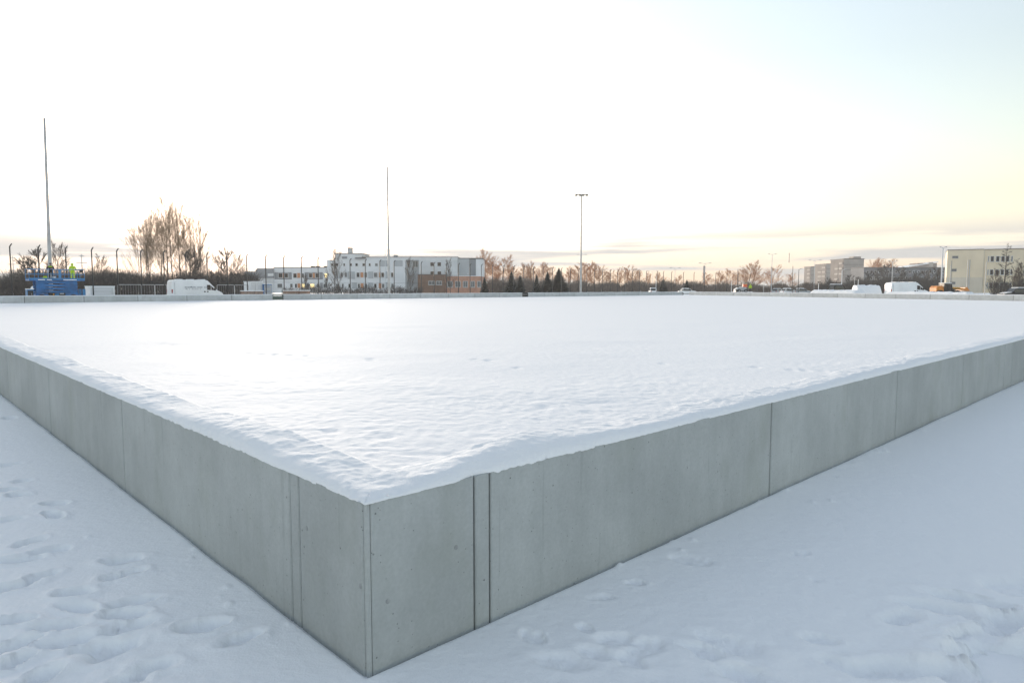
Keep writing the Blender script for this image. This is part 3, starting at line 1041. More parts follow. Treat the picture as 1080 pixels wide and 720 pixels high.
B.block('brick_coping', 470.8, 508.9, 290.9, 291.4, 1.85, 12, M['snow'])
for a, b in ((453, 459.8), (461.2, 467)):
    B.window(a, b, 296.3, 300.6, 2.22, 'glass_grey', 2)
for a, b in ((472.3, 478.2), (480.6, 486.4), (488.8, 493.8), (496.8, 501.2), (503.8, 507.6)):
    B.window(a, b, 296.5, 303, 1.72, 'glass_grey', 2)
B.block('grey_block', 483.3, 495, 272.6, 290.9, 0.4, 13, M['facade_mid'])
B.block('grey_block', 495, 502, 272.9, 290.9, 0.1, 13, M['facade_grey'])
B.block('white_pier', 502, 509.2, 273.2, 290.9, 0.3, 13, M['facade_white'])
B.block('roof_edge', 483.4, 509.4, 272.1, 272.6, 0.55, 13, M['roof_dark'])
for (x_, y_) in ((493.5, 288.5),):
    B.block('wall_lamp', x_ - 0.8, x_ + 0.8, y_ - 0.3, y_ + 0.3, 0.6, -0.4, M['frame_white'])

# cream building at the right edge
B = Facade('cream_building', 163, 997.5, 'cream rendered three-storey building with dark ribbon windows at the right edge', rot=R_(-31))
B.block('blank_wall', 997.5, 1035.5, 263.6, 299, 0.6, 14, M['cream'])
B.block('blank_wall_base', 997.5, 1035.5, 292.6, 309, 0.63, 13.9, M['cream_dark'])
B.block('roof_edge', 997.2, 1035.7, 263.0, 263.6, 0.75, 14.1, M['roof_dark'])
B.block('window_wall', 1035.5, 1140, 262.8, 309, 0, 14, M['cream'])
B.block('roof_edge', 1035.7, 1140.2, 262.2, 262.8, 0.2, 14.1, M['roof_dark'])
B.block('pilaster', 1035.5, 1036.6, 263.0, 309, 0.35, 0, M['cream_dark'])
for x0, x1, y in ((1002.6, 1008.8, 271.2), (1002.2, 1007.8, 284.8), (1001.8, 1007.2, 298.4)):
    B.window(x0, x1, y - 1.2, y + 1.3, 0.62, 'glass_grey', 2, 'facade_grey')
for y in (270, 284, 298):
    for dx in (0, 38, 70):
        for a, b in ((1040.2, 1041.8), (1042.8, 1046.9), (1048.5, 1052.7), (1054, 1058.2), (1059, 1063), (1064.5, 1066.6)):
            if b + dx < 1138:
                B.window(a + dx, b + dx, y, y + 6, 0.02, 'glass', 1)
m = MB().tube([(B.X(1021.3), -0.75, 0.0), (B.X(1021.3), -0.75, B.Z(274.5))], 0.09, 8)
m.build('downpipe', M['galv'], B.t)
m = MB().tube([(B.X(1002.4), -0.72, 0.0), (B.X(1002.4), -0.72, B.Z(275))], 0.05, 8)
m.build('downpipe', M['facade_grey'], B.t)

# apartment rows far right
B = Facade('stepped_apartment_block', 380, 885, 'tall grey-brown panel apartment block stepping away to the left, far right of centre')


def step_block(Y, xl, x0, x1, ytop, storeys, label):
    """blank end wall facing the viewer from x0 to x1, its balcony side going back from x0 to xl"""
    k = Y / FPX
    X0, X1 = (x0 - 540) * k - B.base.x, (x1 - 540) * k - B.base.x
    Yb = (x0 - 540) * k * FPX / (xl - 540)
    zt = at(540, ytop, Y).z
    y0, y1 = Y - B.base.y, Yb - B.base.y
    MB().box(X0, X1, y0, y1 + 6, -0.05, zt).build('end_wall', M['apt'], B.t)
    MB().box(X0 - 0.2, X1 + 0.2, y0 - 0.2, y1 + 6.2, zt, zt + 0.4).build('roof_edge', M['roof_dark'], B.t)
    sh = zt / storeys
    for s_ in range(1, storeys):
        MB().box(X0 + 0.02, X1 - 0.02, y0 - 0.06, y0 + 0.05, s_ * sh - 0.09, s_ * sh + 0.09).build('panel_joint', M['roof_dark'], B.t)
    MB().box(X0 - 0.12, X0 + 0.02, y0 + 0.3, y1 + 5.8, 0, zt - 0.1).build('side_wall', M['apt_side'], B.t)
    n = max(1, int((y1 - y0) / 4.5))
    for s_ in range(storeys):
        for j in range(n):
            ya = y0 + 1.0 + j * (y1 - y0) / n
            yb_ = ya + (y1 - y0) / n - 1.2
            if (s_ * 7 + j * 3 + storeys) % 4 == 0:
                continue
            o = MB().box(X0 - 0.5, X0 - 0.13, ya, yb_, s_ * sh + 0.35, s_ * sh + 1.25).build('balcony', M['apt_white'], B.t)
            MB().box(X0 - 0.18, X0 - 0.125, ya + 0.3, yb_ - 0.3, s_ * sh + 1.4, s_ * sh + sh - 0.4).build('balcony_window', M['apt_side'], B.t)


step_block(512, 850.3, 853.6, 861.8, 281.4, 6, '')
step_block(462, 861.5, 869.8, 879.6, 278.6, 6, '')
step_block(380, 879.2, 888.0, 909.0, 273.4, 6, '')
B.block('stair_tower', 909.0, 910.8, 273.0, 309, -0.8, 10, M['apt_side'])
B.block('lift_housing', 899.8, 907.8, 270.4, 273.0, -1, 6, M['apt'])
B.block('lift_housing', 895.5, 899.8, 272.0, 273.0, -1, 6, M['apt'])
m = MB().tube([(B.X(877.2), 60, 18), (B.X(877.2), 60, 24.2)], [0.25, 0.2], 6)
m.build('antenna', M['dark_metal'], B.t)

B = Facade('grey_apartment_block', 310, 954, 'long low grey panel apartment block with rows of small windows, far right')
B.block('facade_wall', 910.6, 1003, 282.6, 309, 0, 12, M['apt_grey'])
B.block('roof_edge', 910.4, 1003.2, 281.9, 282.6, 0.25, 12.2, M['roof_dark'])
rw = random.Random(4)
for r_i, y in enumerate((285.2, 291.8, 298.4)):
    x = 913.2
    while x < 1000:
        w = 2.0
        B.window(x, x + w + 0.5, y, y + 3.0, 0.05, 'glass', 1, 'apt_white' if rw.random() < 0.7 else 'facade_mid', 0.22)
        x += 4.1 if rw.random() < 0.75 else 5.2
for x in (922.5, 926.5, 935.0, 956.5, 971.0, 984.0):
    B.block('panel_joint', x, x + 0.35, 282.8, 309, 0.04, 0.0, M['roof_dark'])

B = Facade('distant_house', 560, 975, 'small far-off house with a snowy roof above the long grey apartment block')
B.block('house_wall', 967, 987, 277.4, 309, 0, 12, M['apt_side'])
mm = MB()
mm.prism([(B.X(951), B.Z(281.6)), (B.X(988), B.Z(275.6)), (B.X(988), B.Z(276.6)), (B.X(951), B.Z(282.4))], -0.4, 12.4, 'y')
mm.build('roof', M['snow'], B.t)
B.block('dormer_wall', 978.5, 982.5, 276.4, 281.5, 0.6, 2, M['apt_white'])

# industrial chimney far behind
p = at(742.3, 304, 420)
ck = empty('factory_chimney', (p.x, 420, 0), 0, 'lone grey chimney stack rising behind the bare trees', 'chimney')
zt = at(540, 281, 420).z
MB().tube([(0, 0, -0.1), (0, 0, zt * 0.45)], [0.85, 0.7], 14).build('lower_shaft', M['apt_white'], ck, smooth=True)
MB().tube([(0, 0, zt * 0.45), (0, 0, zt)], [0.69, 0.58], 14).build('upper_shaft', M['apt'], ck, smooth=True)
MB().tube([(0, 0, zt), (0, 0, zt + 0.3)], [0.66, 0.66], 14).build('rim', M['roof_dark'], ck)


# ------------------------------------------------------------------ street lamps, pylons
def street_lamp(x, ytop, Y, arms, label, r=0.09, mat='facade_pale', rot=0.0, al=1.0):
    p = at(x, ytop, Y)
    t = empty('street_lamp', (p.x, Y, 0), rot, label, 'street lamp', 'street lamps in the distance')
    h = p.z
    MB().tube([(0, 0, -0.1), (0, 0, h * 0.5), (0, 0, h)], [r, r * 0.85, r * 0.6], 8).build('pole', M[mat], t, smooth=True)
    for s0_ in arms:
        s_ = s0_ * al
        a = MB().tube([(0, 0, h - 0.1), (s_ * 0.5, 0, h + 0.08), (s_ * 1.3, 0, h + 0.16)], r * 0.45, 6).build('arm', M[mat], t)
        MB().prism([(s_ * 1.2, h + 0.1), (s_ * 2.0, h + 0.14), (s_ * 1.95, h + 0.24), (s_ * 1.2, h + 0.26)][::int(s0_)], -0.14, 0.14, 'y').build('lamp_head', M['facade_mid'], a)
    return t


street_lamp(613.5, 269, 250, (-1, 1), 'double-armed street lamp just behind the lit floodlight mast', rot=0.1)
street_lamp(406, 254.5, 175, (-1,), 'street lamp with one arm showing left of the middle mast', rot=0.0)
street_lamp(688.5, 286.5, 240, (-1, 1), 'double-armed street lamp right of the floodlight mast, above the bare hedge')
street_lamp(712, 283, 230, (-1, 1), 'double-armed street lamp left of the chimney stack')
street_lamp(743.5, 278, 215, (-1, 1), 'double-armed street lamp directly in front of the chimney stack')
street_lamp(814.5, 268.5, 190, (-1, 1), 'tall pale street lamp between the workers and the stepped apartments', 0.1, al=0.6)
street_lamp(842.6, 284, 160, (1,), 'dark street lamp with one arm left of the stepped apartments', 0.09, 'dark_metal', al=0.5)
street_lamp(859.5, 275, 200, (-1, 1), 'pale street lamp in front of the left end of the stepped apartments')
street_lamp(888.2, 285, 130, (1,), 'pale street lamp in front of the middle of the stepped apartments', 0.1, al=0.4)
street_lamp(941.6, 276, 185, (-1, 1), 'pale street lamp in front of the long grey apartments', al=0.7)
street_lamp(994.6, 261.5, 120, (-1, 1), 'tall pale twin-headed street lamp beside the cream building', 0.13, al=0.32)
for i, (x, y, Y, m_) in enumerate([(836.3, 281, 130, 'dark_metal'), (863.5, 299, 120, 'white'), (901.5, 293, 125, 'galv'), (905.3, 295, 118, 'white'), (1002.8, 280, 125, 'galv'),
                                   (1021, 274, 112, 'galv'), (1040.3, 276, 112, 'galv'), (778.3, 284, 150, 'dark_metal'), (692, 291, 170, 'white'), (805.5, 300, 140, 'galv'), (771.5, 297, 150, 'white')]):
    p = at(x, y, Y)
    t = empty('fence_post', (p.x, Y, 0), 0, ['dark thin post left of the stepped apartments', 'short white post in front of the stepped apartments', 'grey post right of the stepped apartments, behind the snow bank',
              'white post just left of the square snow heap', 'thin post in front of the cream building, left of its downpipe', 'thin tall post in front of the blank cream wall',
              'thin tall post in front of the cream building at the corner pilaster', 'dark post beside the two workers', 'pale post in front of the bare hedge', 'grey post right of the two workers', 'pale post left of the two workers'][i], 'post')
    MB().tube([(0, 0, -0.1), (0, 0, p.z)], [0.06, 0.045], 7).build('shaft', M[m_], t)
    MB().tube([(0, 0, p.z), (0, 0, p.z + 0.05)], [0.06, 0.04], 7).build('cap', M[m_], t)


def pylon(x, ytop, Y, label):
    p = at(x, ytop, Y)
    t = empty('power_pole', (p.x, Y, 0), 0, label, 'power pole')
    h = p.z
    MB().tube([(0, 0, -0.1), (0, 0, h)], [0.16, 0.1], 7).build('pole', M['facade_mid'], t)
    for z_, w in ((h - 0.5, 0.7), (h - 2.4, 1.5), (h - 4.2, 1.2)):
        MB().box(-w, w, -0.08, 0.08, z_ - 0.09, z_ + 0.09).build('crossarm', M['facade_mid'], t)


pylon(13.3, 270, 200, 'pale power pole with crossarms at the far left edge')
pylon(85.8, 268, 190, 'grey power pole with three crossarms right of the yellow-suited worker')


# ------------------------------------------------------------------ blue scissor lift
LIFT = uv(on_line(59.0, 87.4)[0], 87.4)
YL = LIFT.y


def lx(x):
    return (x - 59.0) * px(YL) * 0.845


def lz(y):
    return at(59, y, YL).z


p = at(59, 304, YL)
sl = empty('scissor_lift', LIFT, WALL_ROT, 'large blue scissor lift with railed platform behind the far wall', 'lift')
zd = lz(294.6)
MB().box(lx(36), lx(81), -1.05, 1.05, 0.45, 0.95, bev=0.06).build('chassis', M['blue'], sl)
for xx in (lx(42), lx(75)):
    for yy in (-0.95, 0.95):
        w = MB().wheel((0, 0, 0), 0.47, 0.34).build('wheel', M['rubber'], sl, smooth=False, loc=(xx, yy, 0.41))
        MB().wheel((0, 0, 0), 0.24, 0.36, 14).build('rim', M['facade_mid'], w)
n_l = 4
z0_, z1_ = 0.98, zd - 0.16
dz = (z1_ - z0_) / n_l
for k in range(n_l):
    for yy in (-0.9, 0.9):
        for s_ in (1, -1):
            za, zb = z0_ + k * dz + 0.06, z0_ + (k + 1) * dz - 0.06
            if s_ < 0:
                za, zb = zb, za
            o_ = 0.06 * s_
            m = MB()
            m.prism([(lx(37), za - 0.1), (lx(80), zb - 0.1), (lx(80), zb + 0.1), (lx(37), za + 0.1)], yy + o_ - 0.045, yy + o_ + 0.045, 'y')
            m.build('scissor_arm', M['blue'], sl)
for zz in (z0_ + dz * 0.5, z0_ + dz * 1.5, z0_ + dz * 2.5, z0_ + dz * 3.5):
    MB().tube([(lx(58.5), -0.98, zz), (lx(58.5), 0.98, zz)], 0.06, 10).build('pivot_pin', M['dark_metal'], sl)
MB().tube([(lx(45), 0, 1.1), (lx(70), 0, zd - 0.3)], [0.09, 0.06], 10).build('hydraulic_cylinder', M['galv'], sl)
MB().box(lx(49), lx(55.5), -1.12, -1.055, 0.62, 1.05, bev=0.02).build('battery_box', M['black_plastic'], sl)
MB().box(lx(60), lx(66.5), -1.12, -1.055, 0.62, 1.05, bev=0.02).build('engine_cover', M['black_plastic'], sl)
MB().box(lx(53.5), lx(54.8), -1.15, -1.122, 0.8, 0.98).build('warning_plate', M['yellow_paint'], sl)
MB().box(lx(60.6), lx(65), -1.15, -1.122, 0.92, 1.0).build('warning_plate', M['frame_white'], sl)
MB().box(lx(56), lx(59.8), -1.1, -1.056, 0.5, 1.0).build('ladder_panel', M['rail_blue'], sl)
MB().box(lx(30), lx(88), -1.15, 1.15, zd - 0.16, zd, bev=0.04).build('platform_deck', M['blue'], sl)
for a, b in ((39, 46), (48, 53), (65, 79)):
    MB().box(lx(a), lx(b), -1.165, -1.155, zd - 0.10, zd - 0.02).build('snow_patch', M['snow_cap'], sl)
    MB().box(lx(a), lx(b), -1.1, -0.8, zd + 0.003, zd + 0.05, bev=0.02).build('snow_patch', M['snow_cap'], sl)
zt_, zm_ = lz(284.2), lz(289.2)
for yy in (-1.12, 1.12):
    for xx in (30.3, 39.5, 49, 54.5, 62, 71, 80, 87.8):
        MB().tube([(lx(xx), yy, zd), (lx(xx), yy, zt_)], 0.028, 6).build('rail_post', M['rail_blue'], sl)
    for zz in (zt_, zm_):
        MB().tube([(lx(30.3), yy, zz), (lx(87.8), yy, zz)], 0.026, 6).build('guard_rail', M['rail_blue'], sl)
    MB().box(lx(30.3), lx(87.8), yy - 0.012, yy + 0.012, zd + 0.002, zd + 0.14).build('toe_board', M['rail_blue'], sl)
for xx in (30.3, 87.8):
    for zz in (zt_, zm_):
        MB().tube([(lx(xx), -1.12, zz), (lx(xx), 1.12, zz)], 0.026, 6).build('guard_rail', M['rail_blue'], sl)
MB().box(lx(60.2), lx(63), -1.16, -1.125, zd + 0.15, lz(284), bev=0.01).build('gate_panel', M['rail_blue'], sl)
MB().box(lx(83.2), lx(87), -1.0, -0.7, lz(287), lz(284.4), bev=0.03).build('control_box', M['black_plastic'], sl)
for xx, yy in ((30.8, -1.0), (86.7, -1.0), (30.8, 1.0), (86.7, 1.0)):
    o = MB().box(lx(xx) - 0.14, lx(xx) + 0.14, yy - 0.14, yy + 0.14, 0.25, lz(304.8), bev=0.03).build('outrigger_leg', M['rail_blue'], sl)
    MB().tube([(lx(xx), yy, -0.03), (lx(xx), yy, 0.06)], [0.28, 0.25], 14).build('foot_pad', M['dark_metal'], o)
    MB().box(min(lx(xx), lx(38 if xx < 50 else 79)), max(lx(xx), lx(38 if xx < 50 else 79)), yy - 0.09, yy + 0.09, 0.5, 0.72).build('outrigger_beam', M['blue'], o)


# ------------------------------------------------------------------ people
def person(name, loc, rz, joints, mats, label, regions):
    """one skinned figure; joints: {key: (pos, radius, parent)}; regions: function(vertex co) -> material index"""
    keys = list(joints)
    me = bpy.data.meshes.new(name)
    me.from_pydata([joints[k][0] for k in keys], [(keys.index(k), keys.index(joints[k][2])) for k in keys if joints[k][2]], [])
    tmp = bpy.data.objects.new('tmp', me)
    C.objects.link(tmp)
    sk = tmp.modifiers.new('skin', 'SKIN')
    sk.use_smooth_shade = True
    for i, k in enumerate(keys):
        r = joints[k][1]
        d = me.skin_vertices[0].data[i]
        d.radius = r if isinstance(r, tuple) else (r, r)
        d.use_root = (k == 'pelvis')
    sb = tmp.modifiers.new('sub', 'SUBSURF')
    sb.levels = sb.render_levels = 2
    bpy.context.view_layer.update()
    dg = bpy.context.evaluated_depsgraph_get()
    nm = bpy.data.meshes.new_from_object(tmp.evaluated_get(dg))
    bpy.data.objects.remove(tmp)
    nm.name = name
    nm.materials.clear()
    for m_ in mats:
        nm.materials.append(m_)
    for pl in nm.polygons:
        pl.material_index = regions(pl.center)
        pl.use_smooth = True
    zmin = min(v.co.z for v in nm.vertices)
    o = bpy.data.objects.new(name, nm)
    C.objects.link(o)
    o.location = (loc[0], loc[1], loc[2] - zmin)
    o.rotation_euler = (0, 0, rz)
    return tag(o, label, 'person')


def body(arm='down', lean=0.0, bulky=1.0, armr=None):
    b = bulky
    J = {
        'pelvis': ((0, 0, 0.95), (0.16 * b, 0.12 * b), None),
        'waist': ((0, 0.02 * lean, 1.1), (0.155 * b, 0.12 * b), 'pelvis'),
        'chest': ((0, 0.06 * lean, 1.33), (0.19 * b, 0.135 * b), 'waist'),
        'neck': ((0, 0.10 * lean, 1.50), (0.075, 0.075), 'chest'),
        'chin': ((0, 0.10 * lean - 0.02, 1.57), (0.085, 0.09), 'neck'),
        'head': ((0, 0.10 * lean - 0.01, 1.67), (0.098, 0.115), 'chin'),
        'crown': ((0, 0.10 * lean + 0.01, 1.75), (0.075, 0.085), 'head'),
    }
    for s, n in ((1, 'r'), (-1, 'l')):
        J['hip' + n] = ((0.10 * s, 0, 0.88), 0.10 * b, 'pelvis')
        J['knee' + n] = ((0.13 * s, -0.03, 0.5), 0.075 * b, 'hip' + n)
        J['shin' + n] = ((0.135 * s, -0.01, 0.28), 0.07 * b, 'knee' + n)
        J['ankle' + n] = ((0.14 * s, 0.02, 0.09), 0.055, 'shin' + n)
        J['toe' + n] = ((0.15 * s, -0.16, 0.045), (0.05, 0.045), 'ankle' + n)
        J['shoulder' + n] = ((0.20 * s, 0.06 * lean, 1.42), 0.085 * b, 'chest')
        mode = arm if isinstance(arm, str) else arm[n]
        if mode == 'down':
            e, w, h = (0.30 * s, 0.03, 1.15), (0.30 * s, -0.08, 0.92), (0.30 * s, -0.12, 0.84)
        elif mode == 'front':
            e, w, h = (0.29 * s, -0.05, 1.17), (0.16 * s, -0.26, 1.15), (0.10 * s, -0.33, 1.16)
        else:
            e, w, h = (0.33 * s, -0.02, 1.18), (0.40 * s, -0.2, 1.1), (0.42 * s, -0.28, 1.1)
        J['elbow' + n] = (e, 0.062 * b, 'shoulder' + n)
        J['wrist' + n] = (w, 0.045, 'elbow' + n)
        J['palm' + n] = (h, (0.042, 0.03), 'wrist' + n)
        d = Vector(h) - Vector(w)
        d.normalize()
        for k in range(4):
            off = Vector((0, 0.022 * (k - 1.5), 0)) if abs(d.z) > 0.6 else Vector((0.022 * (k - 1.5), 0, 0))
            f1 = Vector(h) + d * (0.075 + 0.008 * (1.5 - abs(k - 1.5))) + off
            J['finger%d%s' % (k, n)] = (tuple(f1), 0.011, 'palm' + n)
        J['thumb' + n] = (tuple(Vector(h) + d * 0.02 + Vector((-0.05 * s, 0, 0.01))), 0.012, 'palm' + n)
    return J


def head_parts(o, hair_mat, kind, lean=0.0):
    """cap, hood or helmet plus a nose and ears, as children of the figure"""
    zoff = 0
    base = Vector((0, 0.10 * lean, 1.69))
    m = MB()
    n = 12
    ring = []
    for i, (dz_, r) in enumerate(((-0.10 if kind == 'hood' else -0.01, 0.125), (0.03, 0.128), (0.08, 0.112), (0.12, 0.07), (0.135, 0.01))):
        for k in range(n):
            a = 2 * math.pi * k / n
            ring.append((base.x + r * math.cos(a), base.y + 0.012 + r * 1.08 * math.sin(a), base.z + dz_ + (0.05 if kind == 'hood' and math.sin(a) < -0.5 and i == 0 else 0)))
    fs = [(i * n + k, i * n + (k + 1) % n, (i + 1) * n + (k + 1) % n, (i + 1) * n + k) for i in range(4) for k in range(n)]
    m.add(ring, fs)
    c = m.build({'hood': 'hood', 'cap': 'knitted_cap', 'helmet': 'helmet'}[kind], hair_mat, o, smooth=True)
    nz = MB().tube([(0, base.y - 0.105, 1.66), (0, base.y - 0.135, 1.635)], [0.012, 0.018], 6).build('nose', M['skin'], o, smooth=True)
    return c


# on the lift: dark jacket with a hi-vis yoke, leaning over something
def on_deck(x, dv):
    return LIFT + Vector((UX, UY, 0)) * lx(x) + Vector((VX, VY, 0)) * dv + Vector((0, 0, zd))


o = person('person', on_deck(54, -0.3), R_(25), body({'r': 'front', 'l': 'out'}, -0.6, 1.08), [M['dark_cloth'], M['skin'], M['hivis'], M['boots']],
           'worker in black jacket with yellow-green collar standing on the blue lift',
           lambda c: 1 if c.z > 1.58 or (c.y < -0.24 and c.z > 1.0) else (3 if c.z < 0.13 else (2 if 1.36 < c.z < 1.46 and abs(c.x) < 0.17 else 0)))
head_parts(o, M['dark_cloth'], 'cap', -0.6)
o = person('person', on_deck(76.7, -0.4), R_(-160), body({'r': 'down', 'l': 'out'}, 0.3, 1.2), [M['hivis'], M['skin'], M['silver_band'], M['boots']],
           'worker in a full yellow-green hi-vis suit with hood on the blue lift',
           lambda c: 1 if (c.z > 1.6 and c.y < -0.03) or (c.z < 0.93 and abs(c.x) > 0.26) else (3 if c.z < 0.13 else (2 if 0.40 < c.z < 0.45 or 1.12 < c.z < 1.16 else 0)))
head_parts(o, M['hivis'], 'hood', 0.3)

# tools on the lift deck
tb = empty('tool_bucket', on_deck(56.5, -0.6), 0, 'pale bucket at the feet of the black-jacketed worker', 'bucket')
MB().tube([(0, 0, 0.005), (0, 0, 0.3)], [0.13, 0.17], 14).build('bucket_body', M['white'], tb, smooth=True)
MB().tube([(-0.17, 0, 0.29), (-0.1, 0, 0.42), (0.1, 0, 0.42), (0.17, 0, 0.29)], 0.008, 5).build('handle', M['galv'], tb)
tb = empty('kit_bag', on_deck(47.3, -0.6), WALL_ROT, 'yellow-green kit bag on the lift deck left of the black-jacketed worker', 'bag')
MB().prism([(-0.2, 0.005), (0.2, 0.005), (0.22, 0.2), (0.12, 0.33), (-0.1, 0.35), (-0.21, 0.22)], -0.12, 0.12, 'y').build('bag_body', M['hivis'], tb)
MB().tube([(-0.1, 0, 0.34), (-0.06, 0, 0.45), (0.06, 0, 0.45), (0.1, 0, 0.32)], 0.012, 5).build('strap', M['dark_cloth'], tb)


# ------------------------------------------------------------------ vans
def extrude_profile(prof, w, inset=0.12, mi=0, tumble=0.10):
    """side profile (x, z) swept across the width, edges pulled in a little, upper body leaning inwards"""
    m = MB()
    n = len(prof)
    cx = sum(p_[0] for p_ in prof) / n
    cz = sum(p_[1] for p_ in prof) / n
    zm = max(p_[1] for p_ in prof)
    rings = []
    for y, k in ((-w / 2, 0.955), (-w / 2 + 0.06, 1.0), (w / 2 - 0.06, 1.0), (w / 2, 0.955)):
        for (x, z) in prof:
            lean = tumble * max(0, (z - cz) / (zm - cz)) ** 1.5
            yy = y * (1 - lean)
            rings.append((cx + (x - cx) * k, yy, cz + (z - cz) * k))
    fs = [tuple(range(n))[::-1], tuple(range(3 * n, 4 * n))]
    for r in range(3):
        for i in range(n):
            fs.append((r * n + i, r * n + (i + 1) % n, (r + 1) * n + (i + 1) % n, (r + 1) * n + i))
    m.add(rings, [f[::-1] for f in fs])
    return m


def van(name, loc, rz, L_, H_, label, lettering=False, snowy=False, group=None):
    t = empty(name, loc, rz, label, 'van', group)
    h = H_ / 2
    prof = [(-h * 0 - L_ / 2 + 0.03, 0.42), (-L_ / 2, 0.6), (-L_ / 2 + 0.05, 1.9), (-L_ / 2 + 0.1, H_ - 0.22), (-L_ / 2 + 0.28, H_ - 0.04), (-L_ / 2 + 0.8, H_),
            (L_ / 2 - 2.2, H_ - 0.0), (L_ / 2 - 1.85, H_ - 0.1), (L_ / 2 - 1.0, 1.62), (L_ / 2 - 0.72, 1.30), (L_ / 2 - 0.12, 1.02), (L_ / 2, 0.82), (L_ / 2 - 0.02, 0.42), (L_ / 2 - 0.2, 0.30), (-L_ / 2 + 0.3, 0.30)]
    W = 2.02
    extrude_profile(prof, W).build('body', M['white'], t)
    for xx in (-L_ / 2 + 1.05, L_ / 2 - 0.95):
        for s_ in (-1, 1):
            w = MB().wheel((0, 0, 0), 0.34, 0.22).build('wheel', M['rubber'], t, loc=(xx, s_ * 0.92, 0.28))
            MB().wheel((0, 0, 0), 0.2, 0.235, 12).build('rim', M['galv'], w)
    for s_ in (-1, 1):
        y0, y1 = sorted((s_ * 0.985, s_ * 1.0))
        # cab door window, split by a bar, follows the tumblehome of the body
        o = MB()
        for poly in ([(L_ / 2 - 1.98, 1.35), (L_ / 2 - 1.52, 1.32), (L_ / 2 - 1.52, 1.86), (L_ / 2 - 1.66, 1.98), (L_ / 2 - 1.98, 1.98)], [(L_ / 2 - 1.46, 1.32), (L_ / 2 - 0.98, 1.30), (L_ / 2 - 1.0, 1.42), (L_ / 2 - 1.46, 1.84)]):
            o.prism(poly, s_ * 0.93, s_ * 1.005, 'y')
        o.build('side_window', M['glass'], t)
        MB().box(L_ / 2 - 1.12, L_ / 2 - 0.92, s_ * 1.04 - 0.1, s_ * 1.04 + 0.1, 1.28, 1.6, bev=0.03).build('wing_mirror', M['black_plastic'], t)
        for xx in (L_ / 2 - 2.28, L_ / 2 - 1.92):
            MB().box(xx - 0.09, xx + 0.09, s_ * 1.012 - 0.02, s_ * 1.012 + 0.02, 1.06, 1.2).build('door_handle', M['black_plastic'], t)
        MB().box(-L_ / 2 + 0.015, -L_ / 2 + 0.16, s_ * 0.93 - 0.06, s_ * 0.93 + 0.06, 0.95, 1.42).build('tail_light', M['red_lens'], t)
        MB().box(-L_ / 2 + 0.9, L_ / 2 - 2.4, s_ * 1.0 - 0.02, s_ * 1.0 + 0.02, 0.62, 0.74).build('rub_strip', M['facade_mid'], t)
        MB().box(-L_ / 2 + 0.35, -L_ / 2 + 0.38, s_ * 1.0 - 0.012, s_ * 1.0 + 0.012, 0.7, H_ - 0.35).build('door_seam', M['facade_mid'], t)
        MB().prism([(L_ / 2 - 0.5, 0.86), (L_ / 2 - 0.08, 0.84), (L_ / 2 - 0.2, 1.06), (L_ / 2 - 0.5, 1.12)], s_ * 0.84, s_ * 0.99, 'y').build('headlight', M['lens'], t)
    m = MB()
    m.add([(L_ / 2 - 1.80, -0.82, H_ - 0.17), (L_ / 2 - 1.80, 0.82, H_ - 0.17), (L_ / 2 - 0.86, 0.9, 1.46), (L_ / 2 - 0.86, -0.9, 1.46),
           (L_ / 2 - 1.76, -0.82, H_ - 0.13), (L_ / 2 - 1.76, 0.82, H_ - 0.13), (L_ / 2 - 0.80, 0.9, 1.49), (L_ / 2 - 0.80, -0.9, 1.49)],
          [(0, 1, 2, 3), (7, 6, 5, 4), (0, 4, 5, 1), (1, 5, 6, 2), (2, 6, 7, 3), (3, 7, 4, 0)])
    m.build('windscreen', M['glass'], t)
    MB().box(-L_ / 2 - 0.01, -L_ / 2 + 0.12, -0.9, 0.9, 0.34, 0.52, bev=0.03).build('bumper', M['black_plastic'], t)
    for k in range(3):
        xx = -L_ / 2 + 0.9 + k * 1.35
        MB().box(xx, xx + 0.5, -0.75, 0.75, H_ - 0.02, H_ + 0.06, bev=0.04).build('roof_snow', M['snow_cap'], t)
    if lettering:
        rl = random.Random(5)
        for (x0, x1, z, hh) in ((-1.55, 1.15, 1.62, 0.17), (-1.45, 0.35, 1.40, 0.10)):
            x = x0
            while x < x1:
                w = rl.uniform(0.05, 0.12) * (hh / 0.15)
                k = rl.choice((0.55, 0.6, 0.65, 1.0))
                if rl.random() > 0.14:
                    MB().box(x, x + w, -1.011, -0.985, z, z + hh * k).build('lettering', M['grey_print'], t)
                x += w + 0.05
    return t


van('cargo_van', uv(on_line(205.8, 88.0)[0], 88.0), WALL_ROT, 6.2, 2.62, 'white high-roofed cargo van with grey lettering on its side, parked behind the far wall', lettering=True)
van('cargo_van', at(956.3, 304, 108).xy.to_3d(), 0.0, 6.1, 2.5, 'plain white van behind the snow banks left of the yellow loader')


